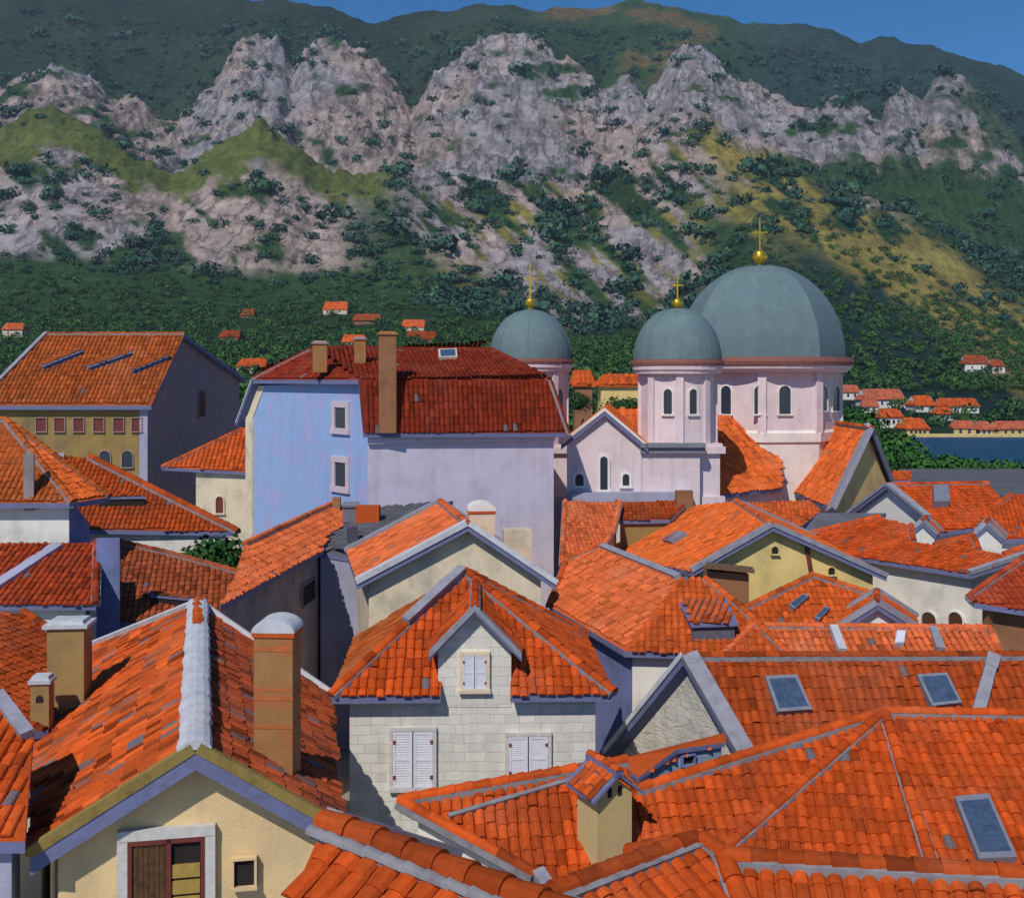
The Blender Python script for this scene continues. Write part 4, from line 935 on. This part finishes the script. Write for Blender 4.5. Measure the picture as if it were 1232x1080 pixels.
# mid slope scree, centre
low = (GY < 1130)
clo = np.interp(GP, [450, 600, 690, 830, 900], [880, 840, 740, 760, 900]); cen = sm(430, 540, GP)*(1-sm(820, 900, GP))*sm(clo, clo+60, GY)
rock = np.maximum(rock, np.where(low, cen*sm(.475, .535, st1*.55+st2*.45), 0))
lf = (1-sm(380, 470, GP))*sm(860, 880, GY)*(1-sm(985, 1010, GY+40*(nz1-.5)))
rock = np.maximum(rock, lf*sm(.455, .52, nz2*.3+st1*.4+nz1*.3+.03))
rg = sm(850, 930, GP)*(1-sm(1000, 1120, GP))*sm(960, 1000, GY)*(GY < 1100)
rock = np.maximum(rock, rg*sm(.49, .56, st1*.6+st2*.4))
bandv = GV-(150+(GP-850)*.60)+60*(st1-.5); E = sm(830, 870, GP)
rock = rock*(1-E*(GY > 1110)*sm(-25, 10, bandv)*.95)
rock = rock*(1-sm(1090, 1150, GP)*sm(.42, .5, nz1)*.9)
dry = sm(800, 900, GP)*sm(870, 960, GY)*(1-sm(1250, 1330, GY))*sm(.40, .56, nz3+.06)
dry = dry*(1-E)+E*sm(-35, 5, bandv)*(1-sm(60, 110, bandv))*(GY < 1385)*sm(.33, .48, st2*.5+nz1*.5)
dry = np.maximum(dry, sm(470, 600, GP)*(1-sm(820, 880, GP))*sm(820, 900, GY)*(1-sm(1060, 1130, GY))*sm(.45, .55, st1*.7+nz3*.3)*.75)
top = sm(1500, 1560, GY); drytop = top*sm(620, 690, GP)*(1-sm(840, 880, GP))*sm(.46, .6, nz3)
spurg = (1-sm(430, 520, GP))*sm(955, 990, GY+30*(nz1-.5))*(1-sm(1070, 1110, GY))
C = lambda r, g, b: np.array([r, g, b])
col = np.ones(GX.shape+(3,))*C(.040, .088, .030)
k = nz3[..., None]; col = col*(.6+.8*k)
west_t = ((1-sm(500, 800, GP))*top)[..., None]; col = col*(1-west_t)+C(.035, .055, .03)*(.5+k)*west_t
east = (sm(820, 1000, GP)*sm(300, 420, GY)*(1-sm(800, 900, GY)))[..., None]; col = col*(1-east*.8)+C(.018, .045, .045)*(.7+.6*k)*east*.8
et = (sm(850, 950, GP)*top)[..., None]; col = col*(1-et*.8)+C(.03, .055, .06)*(.6+.8*k)*et*.8
for m, c in ((spurg, C(.14, .165, .042)), (dry, C(.36, .285, .075)), (drytop, C(.15, .11, .045))):
    col = col*(1-m[..., None])+c*(.65+.7*nz1[..., None])*m[..., None]
warm = sm(.42, .62, fbm(GX/90+3, GZ/60+1, 3, 6))[..., None]; lowr = (1-sm(950, 1150, GY))[..., None]
rc = C(.36, .325, .345)*(1-warm)+C(.43, .335, .30)*warm; rc = rc+C(.055, .035, .025)*lowr
rc = rc*(.45+.6*nz2+.5*st2)[..., None]
col = col*(1-rock[..., None])+rc*rock[..., None]
nr, nc = GX.shape
def grid_mesh(name, X, Y, Zz, mat, colr=None):
    me = bpy.data.meshes.new(name); r, c = X.shape
    me.vertices.add(r*c); me.vertices.foreach_set('co', np.stack([X, Y, Zz], -1).ravel())
    i = np.arange(r*c).reshape(r, c); q = np.stack([i[:-1, :-1], i[:-1, 1:], i[1:, 1:], i[1:, :-1]], -1).reshape(-1, 4)
    me.loops.add(q.size); me.loops.foreach_set('vertex_index', q.ravel()); me.polygons.add(len(q))
    me.polygons.foreach_set('loop_start', np.arange(0, q.size, 4)); me.polygons.foreach_set('loop_total', np.full(len(q), 4)); me.polygons.foreach_set('use_smooth', np.ones(len(q), bool))
    me.update(); me.validate()
    if colr is not None:
        at = me.color_attributes.new('ground', 'FLOAT_COLOR', 'POINT'); at.data.foreach_set('color', np.concatenate([colr, rock[..., None]], -1).ravel())
    me.materials.append(mat); o = bpy.data.objects.new(name, me); COL.objects.link(o); return o
m, nt = newmat('hillside_ground'); at = N(nt, 'ShaderNodeAttribute', attribute_name='ground'); tc = N(nt, 'ShaderNodeTexCoord').outputs['Object']
nf = noise(nt, tc, .09, 6, .65); n2 = rng_map(nt, nf, .3, .7, .55, 1.45); cc_ = N(nt, 'ShaderNodeCombineColor')
for i in range(3): nt.links.new(n2, cc_.inputs[i])
cl = mixc(nt, 1.0, at.outputs['Color'], cc_.outputs[0], 'MULTIPLY')
def lines(scale, zs, wd, lo):
    mp = N(nt, 'ShaderNodeMapping'); mp.inputs['Scale'].default_value = (1, .5, zs); nt.links.new(tc, mp.inputs[0]); n_ = noise(nt, mp.outputs[0], scale, 8, .62)
    a_ = N(nt, 'ShaderNodeMath', operation='SUBTRACT'); nt.links.new(n_, a_.inputs[0]); a_.inputs[1].default_value = .5
    b_ = N(nt, 'ShaderNodeMath', operation='ABSOLUTE'); nt.links.new(a_.outputs[0], b_.inputs[0]); return rng_map(nt, b_.outputs[0], 0, wd, lo, 0)
for sc_, zs_, wd_, lo_ in ((.035, .4, .035, .75), (.022, 2.6, .03, .6), (.09, 1.4, .03, .5)):
    k_ = N(nt, 'ShaderNodeMath', operation='MULTIPLY'); nt.links.new(lines(sc_, zs_, wd_, lo_), k_.inputs[0]); nt.links.new(at.outputs['Alpha'], k_.inputs[1])
    cl = mixc(nt, k_.outputs[0], cl, (.055, .06, .065)); finish(nt, cl, .95, noise(nt, tc, .13, 9, .72), 7.0, 1.0, .1)
hills = tag(grid_mesh('hills', GX, GY, GZ, m, np.clip(col, 0, 1)), kind='structure')
# ground of the town
mb = MB(); mb.poly([V((-700, -300, 0)), V((700, -300, 0)), V((700, 150, 0)), V((-700, 150, 0))]); tag(mb.build('ground', simple('paving_stone_ground', (.3, .28, .25), .9, .25, sc=.6)), kind='structure')
m, nt = newmat('sea_water'); tc = N(nt, 'ShaderNodeTexCoord').outputs['Object']; mp = N(nt, 'ShaderNodeMapping'); mp.inputs['Scale'].default_value = (.25, .6, 1); nt.links.new(tc, mp.inputs[0])
nf = noise(nt, mp.outputs[0], 1.0, 5, .6); cr = ramp(nt, [(.3, (.006, .045, .10)), (.7, (.014, .085, .17))]); nt.links.new(nf, cr.inputs[0]); finish(nt, cr.outputs[0], .45, nf, .25, .8, .12)
mb = MB(); mb.poly([V((-60, 140, -1)), V((700, 140, -1)), V((700, 420, -1)), V((-60, 420, -1))]); tag(mb.build('water', m), kind='structure')

# ================================================================= GREENERY
LEAF = dict(dark=leafmat('leaf_dark_green', (.022, .066, .02)), wood=leafmat('leaf_woodland', (.042, .108, .028)), mid=leafmat('leaf_mid_green', (.03, .10, .02)), sea=leafmat('leaf_blue_green', (.02, .06, .045)), scrub=leafmat('leaf_scrub', (.034, .092, .064)))
BARK = simple('bark', (.09, .065, .045), .9)
def leaf_cloud(centers, radii, per, size, rng, flatn=.75, clump=5):
    """leaf-sized quads on lumpy crowns; centers (n,3), radii (n,3) -> verts, faces, tint"""
    n = len(centers); cl = rng.normal(0, 1, (n, clump, 3)); cl /= np.linalg.norm(cl, axis=2, keepdims=True); cl *= rng.uniform(.25, .62, (n, clump, 1)); cl[..., 2] = np.abs(cl[..., 2])*.9-.1
    m = n*per; ci = np.repeat(np.arange(n), per); kk = rng.integers(0, clump, m)
    d = rng.normal(0, 1, (m, 3)); d /= np.linalg.norm(d, axis=1, keepdims=True); rr = rng.uniform(.55, 1, (m, 1))**.6*rng.uniform(.38, .58, (m, 1))
    p = centers[ci]+(cl[ci, kk]+d*rr)*radii[ci]
    nrm = d+rng.normal(0, .45, (m, 3)); nrm /= np.linalg.norm(nrm, axis=1, keepdims=True)
    a = np.cross(nrm, rng.normal(0, 1, (m, 3))); a /= np.linalg.norm(a, axis=1, keepdims=True); b = np.cross(nrm, a)
    sz = (size*radii[ci].mean(1)*rng.uniform(.6, 1.3, m))[:, None]
    v = np.stack([p-a*sz-b*sz*.6, p+a*sz*.2-b*sz, p+a*sz+b*sz*.5, p-a*sz*.3+b*sz], 1).reshape(-1, 3)
    f = np.arange(m*4).reshape(-1, 4); global LN; LN = np.repeat(d*.8+nrm*.35+np.array([0, 0, .25]), 4, 0); t = np.clip(rng.normal(.5, .14, m)+(rng.random((n, clump))-.5)[ci, kk]*.5+(rng.random(n)-.5)[ci]*.5, 0, 1)
    return v, f, t
def cloud_obj(name, v, f, t, mat, parent=None):
    off = np.array(OFF[parent]) if parent else np.zeros(3)
    me = bpy.data.meshes.new(name); v = v-off
    me.vertices.add(len(v)); me.vertices.foreach_set('co', v.ravel()); me.loops.add(f.size); me.loops.foreach_set('vertex_index', f.ravel()); me.polygons.add(len(f))
    me.polygons.foreach_set('loop_start', np.arange(0, f.size, 4)); me.polygons.foreach_set('loop_total', np.full(len(f), 4)); me.update()
    at = me.attributes.new('tint', 'FLOAT', 'FACE'); at.data.foreach_set('value', t); me.materials.append(mat)
    me.polygons.foreach_set('use_smooth', np.ones(len(f), bool)); me.normals_split_custom_set_from_vertices((LN/np.linalg.norm(LN, axis=1, keepdims=True)).tolist())
    o = bpy.data.objects.new(name, me); COL.objects.link(o)
    if parent: o.parent = parent
    return o
def tree(base, h, r, label, mat='dark', group=None, name='leafy_tree', cat='tree', per=1800, trunk=True, zs=.75, seed=0, size=.05, clump=9):
    rng = np.random.default_rng(seed+5); t = thing(name, base, label, cat, group); th = h-r*zs*1.1
    mb = MB(); segs = 5; pts = [V(base)+V((math.sin(i*1.3+seed)*.06*h*i/segs, math.cos(i+seed)*.05*h*i/segs, h*.8*i/segs)) for i in range(segs+1)]
    rad = [max(.05, h*.035*(1-.8*i/segs)) for i in range(segs+1)]
    def limb(pts, rad):
        k = len(mb.v)
        for p, q in zip(pts, rad):
            for j in range(7): mb.v.append((p.x+q*math.cos(j*.8976), p.y+q*math.sin(j*.8976), p.z))
        for i in range(len(pts)-1):
            for j in range(7): mb.f.append([k+i*7+j, k+i*7+(j+1) % 7, k+(i+1)*7+(j+1) % 7, k+(i+1)*7+j]); mb.m.append(0); mb.t.append(.5)
    limb(pts, rad)
    for j in range(5):
        an = j*1.26+seed; p0 = pts[2].lerp(pts[4], j/5); limb([p0, p0+V((math.cos(an)*r*.4, math.sin(an)*r*.4, h*.12)), p0+V((math.cos(an)*r*.7, math.sin(an)*r*.7, h*.22))], [rad[3], rad[4]*.8, .03])
    mb.build('trunk', BARK, t)
    c = np.array([[base[0], base[1], base[2]+h-r*zs*.85]]); v, f, ti = leaf_cloud(c, np.array([[r, r, r*zs]]), per, size, rng, clump=clump)
    cloud_obj('crown', v, f, ti, LEAF[mat], t); return t
rng = np.random.default_rng(3)
# forest and scrub on the hill, one mass
def place(n, fn, lo, hi, px0=-150, px1=1400):
    out = []
    for _ in range(n*30):
        if len(out) >= n: break
        px = random.uniform(px0, px1); Y = random.uniform(lo, hi)
        if random.random() < fn(px, Y): out.append((px, Y))
    return np.array(out)
pr = place(5600, lambda p, y: 0 if (p > 960 and y < 350) or (p > 1000 and y < 470 and random.random() < .8) else ((1 if y < 800 else .6) if not 500 < p < 880 else (1 if y < np.interp(p, [500, 600, 690, 830, 880], [860, 800, 700, 720, 860]) else .12)), 190, 880)
pz = rough_z(pr[:, 0], pr[:, 1]); X = (pr[:, 0]-CX)/F*pr[:, 1]; rr = rng.uniform(3.0, 5.6, len(pr)); keep = ~((pr[:, 0] > 880) & (pr[:, 1] < 352)); 
cen_ = np.stack([X, pr[:, 1], pz+rr*.35], 1)[keep]; rr = rr[keep]
v, f, t = leaf_cloud(cen_, np.stack([rr, rr, rr*.8], 1), 90, .12, rng, clump=5); tag(cloud_obj('forest', v, f, t, LEAF['wood']), kind='stuff')
def rockat(p, y):
    i = int(np.clip(round((p+420)/2.2), 0, nc-1)); j = int(np.clip(np.searchsorted(YS, y), 0, nr-1)); return rock[j, i]
def scr(p, y):
    if y < 850 and not 520 < p < 880: return 0
    r = rockat(p, y); i = int(np.clip(round((p+420)/2.2), 0, nc-1)); j = int(np.clip(np.searchsorted(YS, y), 0, nr-1))
    if max(dry[j, i], spurg[j, i], drytop[j, i]) > .5: return .09
    return (.25 if r > .6 else .8) if y < 1130 else (.2 if r > .6 else .45)
pr = place(4500, scr, 740, 1900); pz = rough_z(pr[:, 0], pr[:, 1]); X = (pr[:, 0]-CX)/F*pr[:, 1]; rr = rng.gamma(2.2, 2.3, len(pr))+2.4
v, f, t = leaf_cloud(np.stack([X, pr[:, 1], pz+rr*.2], 1), np.stack([rr*1.15, rr, rr*.7], 1), 90, .13, rng, clump=5); tag(cloud_obj('hillside_scrub', v, f, t, LEAF['scrub']), kind='stuff')
# ---- trees of the town
def tpx(x, ybase, d): return tuple(P(x, ybase, d))
def gz(x, d): p = P(x, 500, d); return (p.x, p.y, 0)
G = 'trees between the church and the water'
for i, (x, yt, d, r, lb) in enumerate(((1028, 480, 140, 5.6, 'dark green tree rising right beside the church drum'), (1078, 511, 136, 4.8, 'round dark tree second from the church drum by the water'), (1106, 528, 132, 4.2, 'dark tree nearest the grey warehouse roof'), (1056, 520, 128, 4.6, 'low broad tree behind the ochre transept gable'))):
    b = gz(x, d); tree(b, zpx(yt, d), r, lb, 'mid', G, seed=i, zs=.95)
for i, (x, yt, d, r, lb) in enumerate(((1138, 541, 131, 3.2, 'rounded green bush next to the dark trees on the sea wall'), (1164, 549, 130, 2.6, 'small light green bush in the middle of the sea wall row'), (1188, 553, 130, 2.2, 'smallest bush of the sea wall row'), (1218, 550, 130, 3.4, 'wide green bush at the frame end of the sea wall row'))):
    b = gz(x, d); tree(b, zpx(yt, d), r, lb, 'mid', 'bushes along the sea wall', name='round_bush', cat='bush', seed=20+i, per=900, size=.07)
b = P(262, 690, 52.4); tree((b.x, b.y, 0), zpx(639, 52.4), 2.1, 'green tree top pressed against the pale blue facade', 'mid', None, seed=31, per=2600, zs=1.0, size=.06)
b = P(232, 690, 52); tree((b.x, b.y, 0), zpx(654, 52), 1.6, 'smaller green tree left of the pale blue facade', 'mid', None, seed=33, per=1600, zs=.8, size=.065)
b = P(752, 520, 112); tree((b.x, b.y, 0), zpx(473, 112), 2.6, 'green tree in front of the yellow house behind the church', 'mid', None, seed=36)
b = P(697, 520, 120); tree((b.x, b.y, 0), zpx(470, 120), 2.2, 'slim green tree showing between church front and mansard house', 'dark', None, seed=38)

# ================================================================= FAR HOUSES
def ground_hit(x, y):
    d = np.linspace(150, 1000, 1700); zz = rough_z(np.full_like(d, x), d); ray = EYE-(y-HY)/F*d
    k = np.nonzero(ray <= zz)[0]; return float(d[k[0]]) if len(k) else 500.
def far_house(x0, x1, y0, ye, y1, label, wall='pinkpale', roof='orange', group=None, d=None, gab=False, yaw=0., nwin=2):
    """small house: ridge row y0, eave row ye, foot row y1"""
    d = d or ground_hit((x0+x1)/2, y1); L = (x1-x0)*d/F; cx = ((x0+x1)/2-CX)/F*d; ze = zpx(ye, d); zr = zpx(y0, d); z0 = zpx(y1, d)-4; dep = max(5., (zr-ze)*2.6, L*.6)
    t = thing('hillside_house', (cx, d, z0+4), label, 'house', group)
    e = .4; ax = V((1, yaw, 0)).normalized(); ay = V((-ax.y, ax.x, 0)); o = V((cx, d, 0))
    def q(a, b, z): r = o+ax*a+ay*b; return V((r.x, r.y, z))
    mb = MB(); l = L/2-e; mb.prism([q(-l, 0, z0), q(l, 0, z0), q(l, dep, z0), q(-l, dep, z0)], [q(-l, 0, ze), q(l, 0, ze), q(l, dep, ze), q(-l, dep, ze)])
    for s in (-1, 1): mb.poly([q(s*l, 0, ze), q(s*l, dep, ze), q(s*l, dep/2, zr-.2)])
    mb.build('wall', WM[wall], t)
    mb = MB(); hp = min(1.2, L*.15) if not gab else 0
    A, B = q(-L/2+hp, dep/2, zr), q(L/2-hp, dep/2, zr); a, b, c, d_ = q(-L/2, -e, ze-.15), q(L/2, -e, ze-.15), q(L/2, dep+e, ze-.15), q(-L/2, dep+e, ze-.15); k = V((0, 0, .3))
    for pol in ([a, b, B, A], [c, d_, A, B]) + (([d_, a, A], [b, c, B]) if hp else ()): mb.prism([p-k for p in pol], pol, 0, .45); tiles(mb, pol, .7, 1.2, 0)
    mb.build('roof', [RM[roof]], t)
    for i in range(nwin):
        f = (i+.5)/nwin*2-1; zc = ze-(ze-zpx(y1, d))*.45; hh = min(.65, (ze-zpx(y1, d))*.28); mb = MB(); mb.obox(q(f*l*.8, -.03, zc), ax*hh*.6, ay*.06, V((0, 0, hh))); mb.build('window', GLASS, t)
    return t
GR = 'houses on the far shore'
FH = [(1013, 1036, 463, 471, 481, 'pale far house just behind the church drum', 'pinkpale', 'pale'),
 (1040, 1092, 468, 480, 491, 'longest salmon roofed house of the upper far shore row', 'pinkpale', 'pale'),
 (1037, 1058, 481, 488, 497, 'small pink far house under the longest salmon roof', 'pink', 'pale'),
 (1057, 1088, 492, 501, 515, 'cream far house above the dark shore trees', 'pinkpale', 'orange'),
 (1101, 1128, 476, 487, 496, 'far house with short orange roof between two long roofs', 'pinkpale', 'orange'),
 (1130, 1178, 479, 488, 497, 'far house with the longest bright orange roof', 'pinkpale', 'orange'),
 (1126, 1148, 490, 497, 506, 'small far house below the bright orange roof', 'pink', 'orange'),
 (1089, 1120, 503, 515, 527, 'waterside house with bright orange roof and yellow wall', 'straw', 'orange'),
 (1147, 1175, 506, 514, 524, 'waterside house with dull salmon roof above the quay', 'straw', 'pale'),
 (1178, 1196, 507, 516, 525, 'narrow pink waterside house above the quay', 'pink', 'pale'),
 (1199, 1246, 507, 515, 526, 'waterside house cut by the frame edge', 'straw', 'pale'),
 (1161, 1190, 427, 437, 448, 'lone pinkish house high in the dark woods', 'pinkpale', 'dull'),
 (1194, 1210, 432, 440, 449, 'tiny pale hut beside the lone woodland house', 'pinkpale', 'dull')]
for i, (x0, x1, y0, ye, y1, lb, wl_, rf) in enumerate(FH): far_house(x0, x1, y0, ye, y1, lb, wl_, rf, GR, d=(None if y1 < 517 else 338), yaw=[0, .1, -.15][i % 3], nwin=2 if x1-x0 < 30 else 4)
d = 331; mb = MB(); w0, w1 = P(1085, 529, d), P(1420, 529, d); w0.z = w1.z = -.1
mb.prism([flat(w0, -2), flat(w1, -2), flat(w1, -2)+V((0, 3, 0)), flat(w0, -2)+V((0, 3, 0))], [w0, w1, w1+V((0, 3, 0)), w0+V((0, 3, 0))]); tag(mb.build('quay_wall', WM['straw'], off=flat((w0+w1)/2)), 'long pale yellow quay wall along the far waterline', 'wall')
GL = 'houses on the near hillside'
NH = [(2, 27, 388, 396, 406, 'salmon roofed hut in dark woods above the old ochre house', 'cream', 'salmon'),
 (283, 320, 431, 440, 449, 'cream cottage between old ochre house and mansard house', 'cream', 'orange'),
 (388, 418, 362, 372, 378, 'highest bright orange roof on the wooded slope', 'cream', 'bright'),
 (411, 440, 402, 411, 418, 'bright orange roof just over the mansard ridge', 'cream', 'bright'),
 (481, 511, 384, 393, 398, 'orange roof alone above the tall brown chimney', 'cream', 'bright'),
 (424, 458, 377, 385, 390, 'brown roofed cottage beside the highest bright orange roof', 'brownw', 'brown'),
 (488, 526, 398, 407, 412, 'dull brown roof below the lone orange one', 'brownw', 'brick'),
 (262, 288, 397, 405, 409, 'brown roof in the woods over the dark side gable', 'brownw', 'brick'),
 (289, 305, 371, 379, 383, 'small rusty roof high in the woods', 'brownw', 'brown')]
for i, (x0, x1, y0, ye, y1, lb, wl_, rf) in enumerate(NH): far_house(x0, x1, y0, ye, y1, lb, wl_, rf, GL, yaw=[.1, -.1, 0][i % 3], d=None)
far_house(719, 790, 450, 461, 505, 'yellow house with orange roof behind the church', 'straw', 'orange', None, d=130, nwin=0)
far_house(688, 716, 445, 461, 500, 'orange roofed house seen past the small dome', 'brownw', 'orange', None, d=150, nwin=0)
far_house(730, 800, 493, 516, 540, 'orange roof between the church front and bell tower', 'cream', 'bright', None, d=95, nwin=0)

# the air over the bay
m, nt = newmat('air'); pv = N(nt, 'ShaderNodeVolumePrincipled'); pv.inputs['Color'].default_value = (.62, .78, 1, 1); pv.inputs['Density'].default_value = 9e-5; pv.inputs['Anisotropy'].default_value = .2
vo = N(nt, 'ShaderNodeOutputMaterial'); nt.links.new(pv.outputs[0], vo.inputs['Volume'])
mb = MB(); x, y0, y1, z0, z1 = 2600, -320, 2760, -70, 900
mb.prism([V((-x, y0, z0)), V((x, y0, z0)), V((x, y1, z0)), V((-x, y1, z0))], [V((-x, y0, z1)), V((x, y0, z1)), V((x, y1, z1)), V((-x, y1, z1))]); tag(mb.build('haze', m), kind='stuff')
# ================================================================= LIGHT, SKY, CAMERA
SUN_EL, SUN_AZ = R(46), R(-24)      # az: angle from straight behind the camera, negative = from the left
sv = V((math.sin(SUN_AZ)*math.cos(SUN_EL), -math.cos(SUN_AZ)*math.cos(SUN_EL), math.sin(SUN_EL)))
sd = bpy.data.lights.new('sun', 'SUN'); sd.energy = 3.4; sd.angle = R(.5); sd.color = (1, .95, .86); so = bpy.data.objects.new('sun', sd); COL.objects.link(so); so.rotation_euler = sv.to_track_quat('Z', 'Y').to_euler()
w = bpy.data.worlds.new('World'); SC.world = w; w.use_nodes = True; nt = w.node_tree; nt.nodes.clear()
st = N(nt, 'ShaderNodeTexSky', sky_type='NISHITA'); st.sun_disc = False; st.sun_elevation = SUN_EL; st.sun_rotation = math.atan2(sv.x, sv.y); st.air_density = 1.0; st.dust_density = 0; st.ozone_density = 6.0; st.altitude = 1000
bg = N(nt, 'ShaderNodeBackground'); bg.inputs[1].default_value = .098; wo = N(nt, 'ShaderNodeOutputWorld'); hs = N(nt, 'ShaderNodeHueSaturation'); hs.inputs['Saturation'].default_value = 1.27; nt.links.new(st.outputs[0], hs.inputs['Color']); nt.links.new(hs.outputs[0], bg.inputs[0]); nt.links.new(bg.outputs[0], wo.inputs[0])
cd = bpy.data.cameras.new('camera'); cam = bpy.data.objects.new('camera', cd); COL.objects.link(cam); SC.camera = cam
cam.location = O; cam.rotation_euler = (math.pi/2, 0, 0); cd.sensor_width = 36; cd.lens = 36*F/1232; cd.shift_y = -(540-HY)/1232; cd.clip_start = .5; cd.clip_end = 8000
vs = SC.view_settings; vs.view_transform = 'Standard'; vs.look = 'None'; vs.exposure = 0; vs.gamma = 1
SC.render.resolution_x = 1024; SC.render.resolution_y = 897
